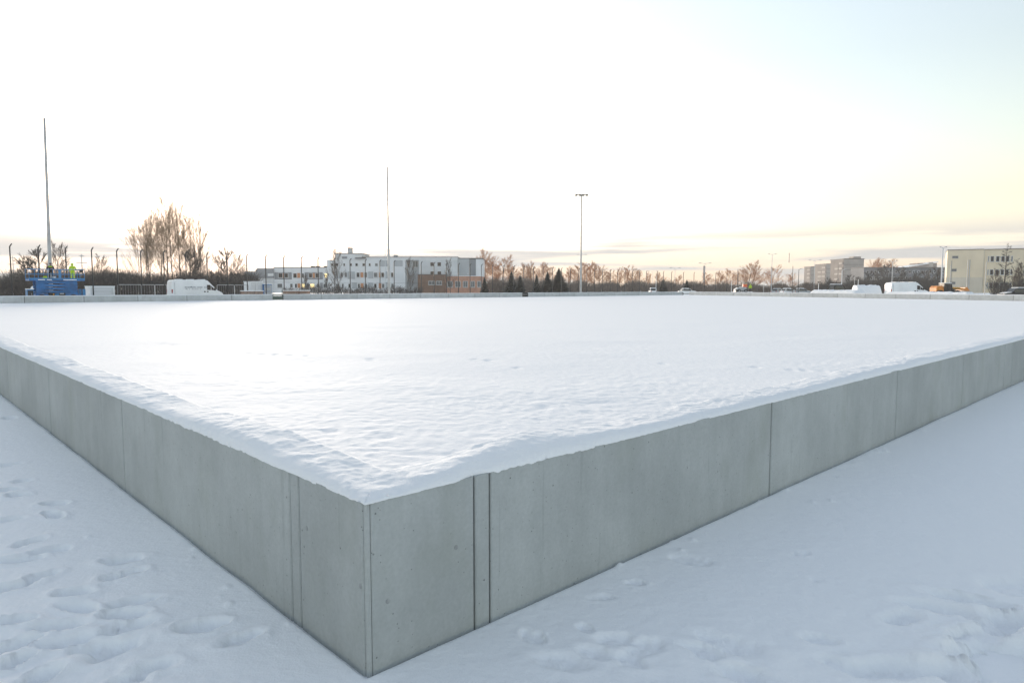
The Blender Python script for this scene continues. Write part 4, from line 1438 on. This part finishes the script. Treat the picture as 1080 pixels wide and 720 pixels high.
# ------------------------------------------------------------------ cabins and stacks behind the far wall
def cabin(name, x0, x1, ytop, Y, depth, mat, label, cat, doors=2, rot=0.0, doormat='frame_white', rib=True):
    # Y is the line behind the far wall on which its front stands
    u0, _ = on_line(x0, Y)
    u1, _ = on_line(x1, Y)
    w = u1 - u0
    p_ = uv((u0 + u1) / 2, Y)
    h = at(540, ytop, p_.y).z
    t = empty(name, p_, WALL_ROT, label, cat)
    MB().box(-w / 2, w / 2, 0, depth, 0.08, h, bev=0.03).build('shell', M[mat], t)
    MB().box(-w / 2 - 0.04, w / 2 + 0.04, -0.04, depth + 0.04, h, h + 0.08).build('roof_snow', M['snow_cap'], t)
    MB().box(-w / 2, w / 2, 0.02, depth - 0.02, -0.06, 0.08).build('base_frame', M['dark_metal'], t)
    for d in range(doors):
        a = -w / 2 + w * (d + 0.06) / doors
        b = -w / 2 + w * (d + 0.94) / doors
        o_ = MB().box(a, b, -0.05, 0.0, 0.2, h - 0.12).build('door', M[doormat], t)
        MB().tube([(b - 0.15, -0.08, 0.8), (b - 0.15, -0.08, h - 0.4)], 0.02, 6).build('handle', M['galv'], o_)
        if rib:
            for j in range(3):
                zz = 0.45 + j * (h - 0.8) / 2
                MB().box(a + 0.06, b - 0.25, -0.07, -0.05, zz - 0.03, zz + 0.03).build('rib', M[mat], o_)
    return t


cabin('storage_container', 94.5, 121, 302.2, 92.5, 2.4, 'white', 'low white container to the right of the blue scissor lift', 'container', 1)
cabin('storage_cabin', 264.5, 277.3, 297.2, 92.5, 2.4, 'white', 'white two-door storage cabin left of the gate opening', 'cabin', 2)
cabin('site_cabin', 278.2, 286.8, 299.6, 92.0, 2.2, 'blue', 'blue site cabin with grey shutter beside the white storage cabin', 'cabin', 1, 0.0, 'facade_mid')
cabin('equipment_box', 28.6, 35.2, 305.2, 85.45, 1.0, 'rail_blue', 'small blue and black equipment box at the left end of the scissor lift', 'box', 1, 0.0, 'black_plastic', False)


def pallet(x0, x1, ytop, D, label):
    u0, Ya = on_line(x0, D)
    u1, Yb = on_line(x1, D)
    h = at(540, ytop, (Ya + Yb) / 2).z
    w = u1 - u0
    t = empty('brick_pallet', uv(u0, D), WALL_ROT, label, 'pallet', 'pallets stacked behind the far wall')
    MB().box(0, w, 0, 1.0, 0.0, 0.12).build('pallet_base', M['pallet_wood'], t)
    n = max(3, int(w / 0.55))
    rws = 5
    b0 = {}
    for r in range(rws):
        z0 = 0.125 + (h - 0.25) * r / rws
        z1 = 0.125 + (h - 0.25) * (r + 1) / rws - 0.02
        for k in range(n):
            if r not in b0:
                b0[r] = MB().box(0.01, w / n - 0.015, 0.02, 0.96, z0, z1).build('brick_pack', M['pallet_wood'], t, loc=(0, 0, 0))
            else:
                copy_part(b0[r], t, loc=(k * w / n, 0.01 * ((k * 7 + r) % 3), 0))
    MB().box(-0.02, w + 0.02, -0.02, 1.0, h - 0.12, h - 0.02, bev=0.04).build('snow_top', M['snow_cap'], t)


for i, (a, b, y) in enumerate([(256.5, 268, 306.2), (268.6, 278, 306.2), (301.5, 314.5, 305.8), (316, 327, 305.8)]):
    pallet(a, b, y, 86.2, ['leftmost of the four brown brick pallets behind the far wall', 'brown brick pallet below the white storage cabin doors',
                           'brown brick pallet just right of the gate opening', 'rightmost of the four brown brick pallets behind the far wall'][i])


# ------------------------------------------------------------------ snow heaps
def snow_heap(name, x0, x1, ytop, Y, depth, label, square=0.5, seed=1):
    rot = 0.0
    if Y is None:                # lies along the back of the far right wall
        a_, b_ = on_B(x0, 0.4), on_B(x1, 0.4)
        w = (b_ - a_).length
        p_ = (a_ + b_) / 2
        rot = math.atan2(b_.y - a_.y, b_.x - a_.x)
    else:
        w = (x1 - x0) * px(Y)
        p_ = at((x0 + x1) / 2, 304, Y)
    Y = p_.y
    h = at(540, ytop, Y).z
    nx, ny = 48, 20
    xs, ys = np.linspace(-w / 2, w / 2, nx), np.linspace(0, depth, ny)
    XX, YY = np.meshgrid(xs, ys, indexing='ij')
    ex = np.clip((w / 2 - np.abs(XX)) / (w / 2 * (1 - square) + 0.01), 0, 1)
    ey = np.clip((depth / 2 - np.abs(YY - depth / 2)) / (depth / 2 * 0.7), 0, 1)
    ZZ = h * (np.sin(ex * math.pi / 2) ** 0.7) * (np.sin(ey * math.pi / 2) ** 0.6)
    ZZ = ZZ * (1 + 0.05 * fbm(XX * 1.3 + seed * 7, YY * 1.3, 3)) + 0.06 * fbm(XX * 4 + seed, YY * 4, 3) * (ex > 0) * np.minimum(ex, ey) - 0.07
    i = np.arange(nx * ny).reshape(nx, ny)
    q_ = np.stack([i[:-1, :-1], i[1:, :-1], i[1:, 1:], i[:-1, 1:]], -1).reshape(-1, 4)
    o_ = np_mesh(name, np.stack([XX, YY, ZZ], -1).reshape(-1, 3), q_, M['snow'])
    o_.location = (p_.x, Y, 0)
    o_.rotation_euler = (0, 0, rot)
    return tag(o_, label, 'snow heap', 'ploughed snow heaps behind the far walls')


snow_heap('snow_heap', 850, 903, 305.4, None, 3.0, 'long low snow bank in front of the stepped apartments', 0.82, 1)
snow_heap('snow_heap', 906, 931.5, 300.2, 112, 3.0, 'squarish tall snow heap left of the plain white van', 0.93, 2)
snow_heap('snow_heap', 929, 1022, 307.3, None, 2.0, 'long snow bank in front of the plain white van and the loader', 0.9, 3)
snow_heap('snow_heap', 774.5, 800, 307.6, 143.5, 6.0, 'small snow heap at the feet of the two workers', 0.7, 4)
snow_heap('snow_heap', 733, 757, 308.4, 158, 3.0, 'low snow heap at the far corner of the field', 0.6, 5)
snow_heap('snow_heap', 26.5, 37, 300.2, 80, 2.0, 'steep snow heap at the left end of the scissor lift', 0.25, 6)


# ------------------------------------------------------------------ cars
def car(x, Y, L_, H_, rz, mat, label, snowy=True, z=0.0, suv=False):
    p_ = at(x, 304, Y)
    t = empty('parked_car', (p_.x, Y, z), rz, label, 'car', 'parked cars beyond the field')
    a = L_ / 2
    lower = [(-a + 0.05, 0.3), (-a, 0.55), (-a + 0.04, 0.85), (-a + 0.2, 0.95), (a - 1.35, 0.93), (a - 0.35, 0.82), (a - 0.05, 0.68), (a, 0.45), (a - 0.1, 0.28), (-a + 0.2, 0.24)]
    extrude_profile(lower, 1.76, tumble=0.05).build('body', M[mat], t)
    rear = 0.12 if suv else 0.65
    cabp = [(-a + rear, 0.9), (-a + rear + 0.25, H_ - 0.12), (-a + rear + 0.55, H_), (a - 2.1, H_), (a - 1.75, H_ - 0.1), (a - 1.15, 0.9)]
    extrude_profile(cabp, 1.6, tumble=0.14).build('cabin', M['glass'], t)
    extrude_profile([(-a + rear + 0.2, H_ - 0.13), (-a + rear + 0.5, H_ + 0.02), (a - 2.1, H_ + 0.02), (a - 1.72, H_ - 0.12)], 1.5, tumble=0.1).build('roof', M[mat], t)
    for xx in (-a + rear + 0.05, (-a + a - 2.0) / 2 - 0.2, a - 1.45):
        for s_ in (-1, 1):
            MB().prism([(xx - 0.05, 0.9), (xx + 0.05, 0.9), (xx + 0.03, H_ - 0.08), (xx - 0.05, H_ - 0.08)] if xx < a - 1.6 else [(a - 1.2, 0.9), (a - 1.1, 0.9), (a - 1.72, H_ - 0.06), (a - 1.82, H_ - 0.06)],
                       s_ * 0.70, s_ * 0.78, 'y').build('pillar', M[mat], t)
    for xx in (-a + 0.8, a - 0.85):
        for s_ in (-1, 1):
            w = MB().wheel((0, 0, 0), 0.32, 0.2).build('wheel', M['rubber'], t, loc=(xx, s_ * 0.8, 0.26))
            MB().wheel((0, 0, 0), 0.19, 0.215, 12).build('rim', M['galv'], w)
    for s_ in (-1, 1):
        MB().box(a - 0.3, a - 0.06, s_ * 0.62 - 0.16, s_ * 0.62 + 0.16, 0.62, 0.76).build('headlight', M['lens'], t)
        MB().box(-a + 0.0, -a + 0.12, s_ * 0.68 - 0.12, s_ * 0.68 + 0.12, 0.66, 0.86).build('tail_light', M['red_lens'], t)
        MB().box(a - 1.5, a - 1.36, s_ * 0.93 - 0.08, s_ * 0.93 + 0.08, 0.9, 1.04).build('wing_mirror', M[mat], t)
    if snowy:
        MB().prism([(-a + rear + 0.25, H_ + 0.01), (a - 2.0, H_ + 0.01), (a - 2.1, H_ + 0.10), (-a + rear + 0.5, H_ + 0.11)], -0.68, 0.68, 'y').build('roof_snow', M['snow_cap'], t)
        MB().prism([(a - 1.2, 0.94), (a - 0.35, 0.84), (a - 0.4, 0.9), (a - 1.1, 1.0)], -0.7, 0.7, 'y').build('bonnet_snow', M['snow_cap'], t)
    return t


car(1072, 101, 4.6, 1.6, math.pi, 'black_paint', 'black estate car with snow on its bonnet in front of the cream building', True, 0, True)
car(688.5, 176, 4.3, 1.6, 1.5, 'white', 'snow-covered pale car roof showing above the far wall right of the floodlight mast')
car(725, 163, 4.4, 1.5, 0.0, 'white', 'white car standing at the far corner of the field')
car(820.5, 172, 4.2, 1.45, 0.7, 'facade_mid', 'snow-covered grey car right of the two workers')
car(832, 165, 4.3, 1.5, 0.3, 'white', 'snow-covered car, left one of the two beside the dark street lamp')
car(846, 162, 4.3, 1.5, 0.2, 'facade_mid', 'snow-covered car, right one of the two beside the dark street lamp')
car(884, 120, 4.4, 1.95, 0.25, 'black_paint', 'dark car with a snowy windscreen on the snow bank before the stepped apartments', True, 0.25)

# compact loader with an orange engine box, and two workers beside it
p = at(783.2, 304, 146)
sn = empty('snow_blower', (p.x, 146, 0.68), 0.0, 'small machine with an orange-red engine box beside the two workers', 'machine')
MB().prism([(-1.3, 0.35), (-1.1, 0.95), (-0.2, 1.15), (0.6, 1.1), (0.8, 0.35)], -0.5, 0.5, 'y').build('chassis', M['facade_mid'], sn)
MB().box(0.0, 0.85, -0.42, 0.42, 1.12, 1.75, bev=0.05).build('engine_box', M['orange_box'], sn)
MB().box(-0.6, -0.02, -0.46, 0.46, 1.12, 1.2, bev=0.02).build('seat_snow', M['snow_cap'], sn)
MB().tube([(-0.5, 0, 1.1), (-0.75, 0, 1.75), (-0.35, 0, 1.8)], 0.04, 6).build('steering_column', M['dark_metal'], sn)
for xx in (-0.9, 0.5):
    for s_ in (-1, 1):
        w = MB().wheel((0, 0, 0), 0.38, 0.25).build('wheel', M['rubber'], sn, loc=(xx, s_ * 0.55, 0.32))
        MB().wheel((0, 0, 0), 0.16, 0.27, 10).build('rim', M['galv'], w)
MB().prism([(-1.75, 0.0), (-1.6, 0.75), (-1.45, 0.78), (-1.3, 0.1)], -0.7, 0.7, 'y').build('blower_housing', M['dark_metal'], sn)
MB().prism([(-1.9, 0.55), (-1.45, 0.8), (-1.25, 1.0), (-1.35, 0.5)], -0.6, 0.6, 'y').build('snow_load', M['snow_cap'], sn)
pd = at(786.6, 304, 146)
o = person('person', (pd.x, 146, 0.72), R_(70), body({'r': 'front', 'l': 'front'}, -0.4, 1.08), [M['dark_cloth'], M['skin'], M['hivis'], M['boots']],
           'worker in dark clothes and yellow-green cap beside the orange engine box',
           lambda c: 1 if (c.z > 1.58) or (c.y < -0.24 and c.z > 1.0) else (3 if c.z < 0.13 else (2 if 1.40 < c.z < 1.47 else 0)))
head_parts(o, M['hivis'], 'cap', -0.4)
pd = at(791.4, 304, 146.4)
o = person('person', (pd.x, 146.4, 0.7), R_(-30), body({'r': 'down', 'l': 'down'}, 0.0, 1.08), [M['dark_cloth'], M['skin'], M['hivis'], M['boots']],
           'worker in a yellow-green hi-vis jacket and dark trousers, right of the machine',
           lambda c: 1 if (c.z > 1.58) or (c.z < 0.93 and abs(c.x) > 0.24) else (3 if c.z < 0.13 else (2 if c.z > 0.86 else 0)))
head_parts(o, M['hivis'], 'cap', 0.0)

# yellow wheel loader
p = at(1000, 304, 112)
wl_ = empty('wheel_loader', (p.x, 112, 0.35), 0.0, 'orange-yellow wheel loader with dark cab in front of the cream building', 'loader')


def ax(x):
    return (x - 1000) * px(112)


def az(y):
    return at(1000, y, 112).z - 0.35


MB().prism([(ax(984.2), 0.7), (ax(984.0), az(303.5)), (ax(985.5), az(301.6)), (ax(990), az(301.3)), (ax(991.5), az(302.5)), (ax(992), 0.7)], -0.9, 0.9, 'y').build('engine_hood', M['orange_paint'], wl_)
MB().box(ax(991.8), ax(1004), -0.7, 0.7, 0.62, az(306), bev=0.06).build('frame', M['dark_metal'], wl_)
MB().prism([(ax(992.3), az(306)), (ax(993.2), az(299.2)), (ax(1000.2), az(299.0)), (ax(1001.8), az(306))], -0.72, 0.72, 'y').build('cab_glass', M['glass'], wl_)
for x0, x1 in ((992.3, 993.2), (996.8, 996.9), (1001.8, 1000.2)):
    for s_ in (-1, 1):
        MB().tube([(ax(x0), s_ * 0.73, az(306)), (ax(x1), s_ * 0.73, az(299))], 0.05, 6).build('cab_post', M['dark_metal'], wl_)
MB().box(ax(992.8), ax(1000.8), -0.8, 0.8, az(299.0), az(298.2), bev=0.05).build('cab_roof', M['frame_white'], wl_)
for s_ in (-0.45, 0.45):
    MB().tube([(ax(1001), s_, az(303.6)), (ax(1008), s_, az(303.8)), (ax(1014), s_, az(305.0))], [0.14, 0.16, 0.1], 6).build('lift_arm', M['yellow_paint'], wl_)
    MB().tube([(ax(1002), s_ * 0.7, az(306)), (ax(1010), s_ * 0.7, az(304.6))], 0.07, 8).build('lift_cylinder', M['dark_metal'], wl_)
MB().prism([(ax(1012.5), az(306.5)), (ax(1013), az(303.3)), (ax(1015), az(302.8)), (ax(1017.8), az(306.8))], -1.2, 1.2, 'y').build('bucket', M['orange_paint'], wl_)
for xx in (987.5, 1005.5):
    for s_ in (-1, 1):
        w = MB().wheel((0, 0, 0), 0.62, 0.5).build('wheel', M['rubber'], wl_, loc=(ax(xx), s_ * 0.95, 0.28))
        MB().wheel((0, 0, 0), 0.3, 0.52, 12).build('rim', M['yellow_paint'], w)


# ------------------------------------------------------------------ trees
def grow(seed, h, r0, upright, n1, n2, n3, len1, twig_r, start=0.25, lean=0.1, curve=0.12, rise=0.0, l2=0.5, l3=1.0):
    rg = random.Random(seed)
    trunk, crown = MB(), MB()

    def wander(p, d, L_, nseg, amt, up):
        pts = [p.copy()]
        d = d.copy()
        for k in range(nseg):
            d = (d + Vector((rg.uniform(-amt, amt), rg.uniform(-amt, amt), rg.uniform(-amt, amt) * 0.5 + up))).normalized()
            p = p + d * (L_ / nseg)
            pts.append(p.copy())
        return pts, d
    pts, _ = wander(Vector((0, 0, -0.1)), Vector((rg.uniform(-lean, lean), rg.uniform(-lean, lean), 1)).normalized(), h, 9, 0.05, 0.06)
    trunk.tube(pts, [r0 * (1 - 0.93 * i / 9) + 0.01 for i in range(10)], 7)

    def along(pts, t):
        f = t * (len(pts) - 1)
        i = min(int(f), len(pts) - 2)
        return pts[i].lerp(pts[i + 1], f - i)
    for a in range(n1):
        t = start + (0.97 - start) * (a + rg.random()) / n1
        p = along(pts, t)
        az_ = rg.uniform(0, 2 * math.pi)
        el = upright + rg.uniform(-0.2, 0.25)
        d = Vector((math.cos(az_) * math.cos(el), math.sin(az_) * math.cos(el), math.sin(el)))
        L1 = h * len1 * (1.15 - 0.75 * t) * rg.uniform(0.7, 1.2)
        r1 = max(twig_r * 1.4, r0 * 0.42 * (1 - t * 0.8))
        b1, _ = wander(p, d, L1, 5, curve, 0.08)
        crown.tube(b1, [r1 * (1 - 0.75 * i / 5) for i in range(6)], 4, cap=False)
        for b in range(n2):
            t2 = 0.2 + 0.78 * (b + rg.random()) / n2
            p2 = along(b1, t2)
            d2 = (b1[-1] - b1[0]).normalized()
            d2 = (d2 + Vector((rg.uniform(-1, 1), rg.uniform(-1, 1), rg.uniform(-0.3, 0.9))) * 0.7 + Vector((0, 0, rise))).normalized()
            L2 = L1 * l2 * rg.uniform(0.6, 1.2) * (1.1 - 0.5 * t2)
            b2, _ = wander(p2, d2, L2, 3, curve, 0.08)
            crown.tube(b2, [twig_r * 1.3, twig_r * 1.1, twig_r * 0.9, twig_r * 0.6], 3, cap=False)
            for c_ in range(n3):
                p3 = along(b2, 0.2 + 0.8 * rg.random())
                d3 = (d2 + Vector((rg.uniform(-1, 1), rg.uniform(-1, 1), rg.uniform(-0.3, 1.0))) * 0.8 + Vector((0, 0, rise))).normalized()
                L3 = L2 * l3 * rg.uniform(0.35, 0.75)
                b3, _ = wander(p3, d3, L3, 2, curve, 0.05)
                crown.tube(b3, [twig_r * 0.8, twig_r * 0.7, twig_r * 0.4], 3, cap=False)
    return trunk, crown


PROTO = {}


def make_proto(key, *a, twig='twig', **k):
    tr, cr = grow(*a, **k)
    t = tr.build('trunk', M['bark'], smooth=True)
    c = cr.build('crown', M[twig])
    PROTO[key] = (t, c)


def plant_tree(name, key, x, ytop, Y, h0, label, group, wide=1.0, rz=0.0):
    p_ = at(x, ytop, Y)
    o_ = empty(name, (p_.x, Y, 0), rz, label, 'tree', group)
    s_ = p_.z / h0
    o_.scale = (s_ * wide, s_ * wide, s_)
    for src in PROTO[key]:
        copy_part(src, o_)
    return o_


make_proto('pop1', 21, 18, 0.15, 0.82, 24, 9, 5, 0.46, 0.013, start=0.2, lean=0.05, rise=0.35, l2=0.62, l3=1.1, twig='twig_warm')
make_proto('pop2', 22, 18, 0.13, 0.72, 24, 9, 5, 0.48, 0.013, start=0.16, lean=0.14, rise=0.3, l2=0.62, l3=1.1, twig='twig_warm')
make_proto('pop3', 23, 18, 0.12, 0.86, 22, 9, 5, 0.44, 0.013, start=0.18, lean=0.10, rise=0.35, l2=0.62, l3=1.1, twig='twig_warm')
make_proto('round1', 31, 10, 0.14, 0.62, 30, 9, 7, 0.50, 0.016, start=0.16, twig='twig_red_glow')
make_proto('round2', 32, 10, 0.13, 0.75, 30, 9, 7, 0.48, 0.016, start=0.12, twig='twig_red_glow')
make_proto('thin1', 33, 10, 0.10, 0.95, 26, 8, 6, 0.40, 0.016, start=0.2, twig='twig_red_glow')
make_proto('dark1', 34, 8, 0.16, 0.65, 18, 8, 6, 0.5, 0.03, start=0.1, twig='twig_dark')
make_proto('grey1', 35, 8, 0.12, 0.75, 26, 8, 6, 0.46, 0.015, start=0.1, twig='twig')
make_proto('larch', 36, 11, 0.15, 0.12, 40, 6, 4, 0.16, 0.017, start=0.12, twig='twig_dark', lean=0.02)
for a_, b_ in PROTO.values():
    for o_ in (a_, b_):
        C.objects.unlink(o_)

ORD = ['first', 'second', 'third', 'fourth', 'fifth', 'sixth', 'seventh', 'eighth', 'ninth', 'tenth', 'eleventh', 'twelfth', 'thirteenth', 'fourteenth', 'fifteenth', 'sixteenth',
       'seventeenth', 'eighteenth', 'nineteenth', 'twentieth', 'twenty-first', 'twenty-second', 'twenty-third', 'twenty-fourth', 'twenty-fifth', 'twenty-sixth', 'twenty-seventh', 'twenty-eighth']
rt = random.Random(9)
pops = [(144, 244, 'pop2'), (152, 233, 'pop1'), (158, 226, 'pop3'), (166, 224, 'pop2'), (174, 220, 'pop1'), (181, 217, 'pop3'), (188, 220, 'pop1'), (196, 225, 'pop2'), (204, 231, 'pop1'), (210, 238, 'pop2')]
for i, (x, y, k) in enumerate(pops):
    plant_tree('poplar_tree', k, x, y, 150 + rt.uniform(-6, 6), 18.0, 'tall bare poplar, %s from the left in the clump behind the lettered van' % ORD[i], 'poplars behind the lettered van', 1.05, rt.uniform(0, 6.2))
greys = [(40, 266, 125), (57, 262, 130), (28, 275, 120), (104, 274, 122), (200, 268, 128), (212, 266, 132), (237, 266, 140), (248, 272, 150)]
for i, (x, y, Y) in enumerate(greys):
    plant_tree('bare_tree', 'grey1' if i % 2 else 'dark1', x, y, Y, 8.0,
               ['bare grey tree just left of the mast behind the lift', 'bare grey tree just right of the mast behind the lift', 'small bare tree behind the left end of the lift', 'small bare tree above the white container',
                'bushy bare tree behind the lettered van roof', 'bushy bare tree at the right foot of the poplars', 'bare rounded tree right of the poplars', 'smaller bare tree left of the grey annex'][i],
               'bare trees behind the left fence', 1.0, rt.uniform(0, 6.2))
blds = [(357, 266, 178, 'thin1'), (432, 276, 178, 'grey1'), (475, 277, 180, 'grey1'), (322, 291, 160, 'dark1'), (345, 290, 160, 'dark1')]
for i, (x, y, Y, k) in enumerate(blds):
    plant_tree('young_tree', 'grey1' if k == 'thin1' else k, x, y, Y, 8.0,
               ['thin bare tree before the rooftop box of the white building', 'bare tree before the recessed grey wall',
                'bare tree before the upper white wall over the brick', 'small dark tree left of the lit ground-floor windows', 'small dark tree below the lit upper window'][i],
               'bare trees in front of the white building', 0.65, rt.uniform(0, 6.2))
row = [512, 521, 527, 535, 545, 556, 562, 570, 581, 598, 606, 616, 624, 632, 641, 652, 660, 669, 682, 697, 715, 748, 760, 772, 788, 794, 812, 833]
tops = [266, 275, 274, 281, 283, 281, 279, 280, 283, 284, 281, 280, 279, 281, 287, 285, 283, 286, 289, 290, 292, 290, 288, 286, 279, 283, 283, 290]
for i, (x, y) in enumerate(zip(row, tops)):
    k = 'round1' if i >= 21 else ('thin1' if i % 3 == 0 else ('round2' if i % 2 else 'round1'))
    plant_tree('bare_tree', k, x, y, rt.uniform(225, 270), 10.0, 'bare reddish, glow-tinted tree, %s from the left in the row between brick building and apartments' % ORD[i], 'reddish bare trees beyond the far corner', 1.35 if i < 21 else 1.3, rt.uniform(0, 6.2))
for i, (x, y, Y) in enumerate([(864, 297, 260), (873, 294, 250), (897, 291, 240), (905, 293, 245), (918, 288, 235), (929, 284, 240), (937, 281, 250), (952, 284, 230), (966, 288, 225), (978, 287, 230), (986, 284, 215), (922, 276, 330), (931, 277, 330), (942, 277, 330)]):
    plant_tree('bare_tree', 'round2' if Y > 300 else 'dark1', x, y, Y, 10.0 if Y > 300 else 8.0, 'bare tree, %s from the left among those along the far right apartments' % ORD[i], 'bare trees along the apartments', 1.0, rt.uniform(0, 6.2))
plant_tree('larch_tree', 'larch', 1061.5, 256, 118, 11.0, 'tall slim leafless larch in front of the cream building windows', 'larches by the cream building')
plant_tree('larch_tree', 'larch', 1078, 272, 122, 11.0, 'shorter leafless larch at the right picture edge before the cream building', 'larches by the cream building', 1.1, 2.0)
for i, (x, y, Y) in enumerate([(1050, 287, 116), (1068, 285, 118), (1082, 280, 119)]):
    plant_tree('bare_shrub', 'grey1', x, y, Y, 8.0, 'bare thin shrub, %s from the left below the cream building windows' % ORD[i], 'shrubs by the cream building', 0.9, rt.uniform(0, 6.2))


# spruces with a little snow on their boughs
def spruce(seed, h=7.0, wide=0.24, snow=0.25):
    rg = random.Random(seed)
    tr = MB().tube([(0, 0, -0.1), (0, 0, h)], [0.14, 0.015], 7)
    nd, sn_ = MB(), MB()
    tiers = 30
    for k in range(tiers):
        t = k / (tiers - 1)
        z = 0.35 + (h - 0.5) * t
        L_ = h * wide * (1 - t) ** 0.85 + 0.08
        nb = int(15 - 7 * t)
        for b in range(nb):
            a = 2 * math.pi * (b + rg.random() * 0.8) / nb + k
            Lb = L_ * rg.uniform(0.7, 1.15)
            dx, dy = math.cos(a), math.sin(a)
            for j in range(6):
                f0 = j / 6
                w = Lb * 0.34 * (1 - f0 * 0.5) + 0.06
                p0 = Vector((dx * Lb * f0, dy * Lb * f0, z - 0.28 * Lb * f0 + 0.12 * Lb * f0 * f0))
                for s_ in (-1, 1):
                    tip = p0 + Vector((dx * w * 1.1 - dy * w * s_, dy * w * 1.1 + dx * w * s_, -0.30 * w + rg.uniform(-0.06, 0.03)))
                    mid = p0 + Vector((dx * w * 0.75, dy * w * 0.75, -0.05))
                    nd.add([p0, tip, mid], [(0, 1, 2)])
                    nd.add([p0 + Vector((0, 0, -0.05)), tip + Vector((0, 0, -0.16)), mid + Vector((0, 0, -0.1))], [(0, 1, 2)])
                if rg.random() < snow and j > 0:
                    up = Vector((0, 0, 0.03))
                    sn_.add([p0 + up, p0 + Vector((dx * w - dy * w * 0.6, dy * w + dx * w * 0.6, -0.1 * w)) + up, p0 + Vector((dx * w * 1.2, dy * w * 1.2, -0.15 * w)) + up * 2,
                             p0 + Vector((dx * w + dy * w * 0.6, dy * w - dx * w * 0.6, -0.1 * w)) + up], [(0, 1, 2, 3)])
    out = [tr.build('trunk', M['bark'], smooth=True), nd.build('crown', M['needles']), sn_.build('bough_snow', M['snow_cap'])]
    for o_ in out:
        C.objects.unlink(o_)
    return tuple(out)


PROTO['spr1'], PROTO['spr2'], PROTO['spr3'] = spruce(1, wide=0.34, snow=0.30), spruce(2, wide=0.38, snow=0.12), spruce(3, wide=0.28, snow=0.2)
sps = [(511, 291.5, 150, 'spr3', 'small narrow snowy spruce at the right end of the brick building', 1.0), (539.5, 285.5, 165, 'spr1', 'snowy spruce, left one of the pair left of the steel gate', 1.0),
       (548.5, 289.5, 160, 'spr2', 'spruce, right one of the pair left of the steel gate', 0.9), (566, 289, 160, 'spr1', 'snowy narrow spruce just right of the steel gate', 0.8),
       (577.5, 286, 165, 'spr2', 'dark pointed spruce left of the broadest spruce', 0.95), (589.5, 282, 165, 'spr2', 'broadest and tallest dark spruce left of the floodlight mast', 1.15),
       (699.5, 294, 180, 'spr2', 'lone dark spruce left of the double street lamp', 1.0), (724.5, 294.5, 190, 'spr2', 'small dark spruce left of the chimney stack', 0.9)]
for i, (x, y, Y, k, lb, w) in enumerate(sps):
    plant_tree('spruce_tree', k, x, y, Y, 7.0, lb, 'spruces behind the far wall', w, i * 1.3)


# tangled undergrowth behind the fences: nobody could count the stems
def thicket(name, x0, x1, Ya, Yb, top_fn, n, mat, label, seed, r=0.03):
    rg = random.Random(seed)
    m_ = MB()
    for k in range(n):
        x = rg.uniform(x0, x1)
        Y_ = rg.uniform(Ya, Yb)
        top = at(540, top_fn(x) + 2.0 * math.sin(x * 0.21 + seed) + rg.uniform(-2, 3.5), Y_).z
        top = max(0.8, top)
        b = Vector(((x - 540) * px(Y_), Y_, rg.choice((-0.05, -0.05, rg.uniform(0, 0.55) * top))))
        L_ = top - b.z
        d = Vector((rg.uniform(-0.45, 0.45), rg.uniform(-0.3, 0.3), 1))
        mid = b + d * L_ * 0.5
        end = mid + Vector((d.x + rg.uniform(-0.5, 0.5), d.y, 1)) * L_ * rg.uniform(0.25, 0.5)
        rr_ = r * rg.uniform(0.6, 1.4)
        m_.tube([b, mid, end], [rr_, rr_ * 0.8, rr_ * 0.4], 3, cap=False)
        for j in range(3):
            s0 = b.lerp(end, rg.uniform(0.3, 0.9))
            m_.tube([s0, s0 + Vector((rg.uniform(-1, 1), rg.uniform(-0.6, 0.6), rg.uniform(-0.2, 0.9))) * rg.uniform(0.3, 0.9)], [rr_ * 0.6, rr_ * 0.3], 3, cap=False)
    return tag(m_.build(name, M[mat]), label, 'undergrowth', kind='stuff')


def lerp_top(pts):
    xs, ys = zip(*pts)
    return lambda x: float(np.interp(x, xs, ys))


thicket('thicket', -60, 270, 106, 122, lerp_top([(-60, 290), (0, 289), (30, 284), (60, 286), (100, 283), (125, 283), (160, 288), (200, 286), (240, 286), (270, 285)]), 6500, 'twig_dark', 'dark leafless thicket behind the left fence', 1, 0.028)
thicket('hedge', 505, 860, 198, 222, lerp_top([(505, 296), (540, 293), (600, 296), (640, 298), (670, 297), (700, 297), (760, 299), (860, 300)]), 7500, 'twig_far', 'grey-brown leafless hedge beyond the far corner', 2, 0.05)
thicket('hedge', 848, 1000, 205, 225, lerp_top([(848, 299), (880, 297), (920, 294), (960, 292), (1000, 294)]), 3600, 'twig_dark', 'dark leafless hedge below the apartments', 3, 0.045)
thicket('hedge', 1044, 1125, 112, 118, lerp_top([(1044, 298), (1070, 295), (1125, 295)]), 700, 'twig_dark', 'low dark bushes below the cream building windows', 4, 0.022)
thicket('hedge', 300, 445, 150, 160, lerp_top([(300, 304), (330, 301), (360, 303), (400, 303), (445, 303)]), 1100, 'twig_dark', 'low bare bushes along the foot of the white building', 5, 0.03)

# ------------------------------------------------------------------ winter haze
hz = MB().box(-900, 900, -200, 900, -1.2, 32.0)
hm = bpy.data.materials.new('haze')
hm.use_nodes = True
hn = hm.node_tree.nodes
hn.remove(hn['Principled BSDF'])
pvn = hn.new('ShaderNodeVolumePrincipled')
pvn.inputs['Color'].default_value = (0.9, 0.91, 0.93, 1)
pvn.inputs['Density'].default_value = HAZE
pvn.inputs['Anisotropy'].default_value = 0.3
hm.node_tree.links.new(pvn.outputs[0], hn['Material Output'].inputs['Volume'])
tag(hz.build('haze', hm), kind='stuff')
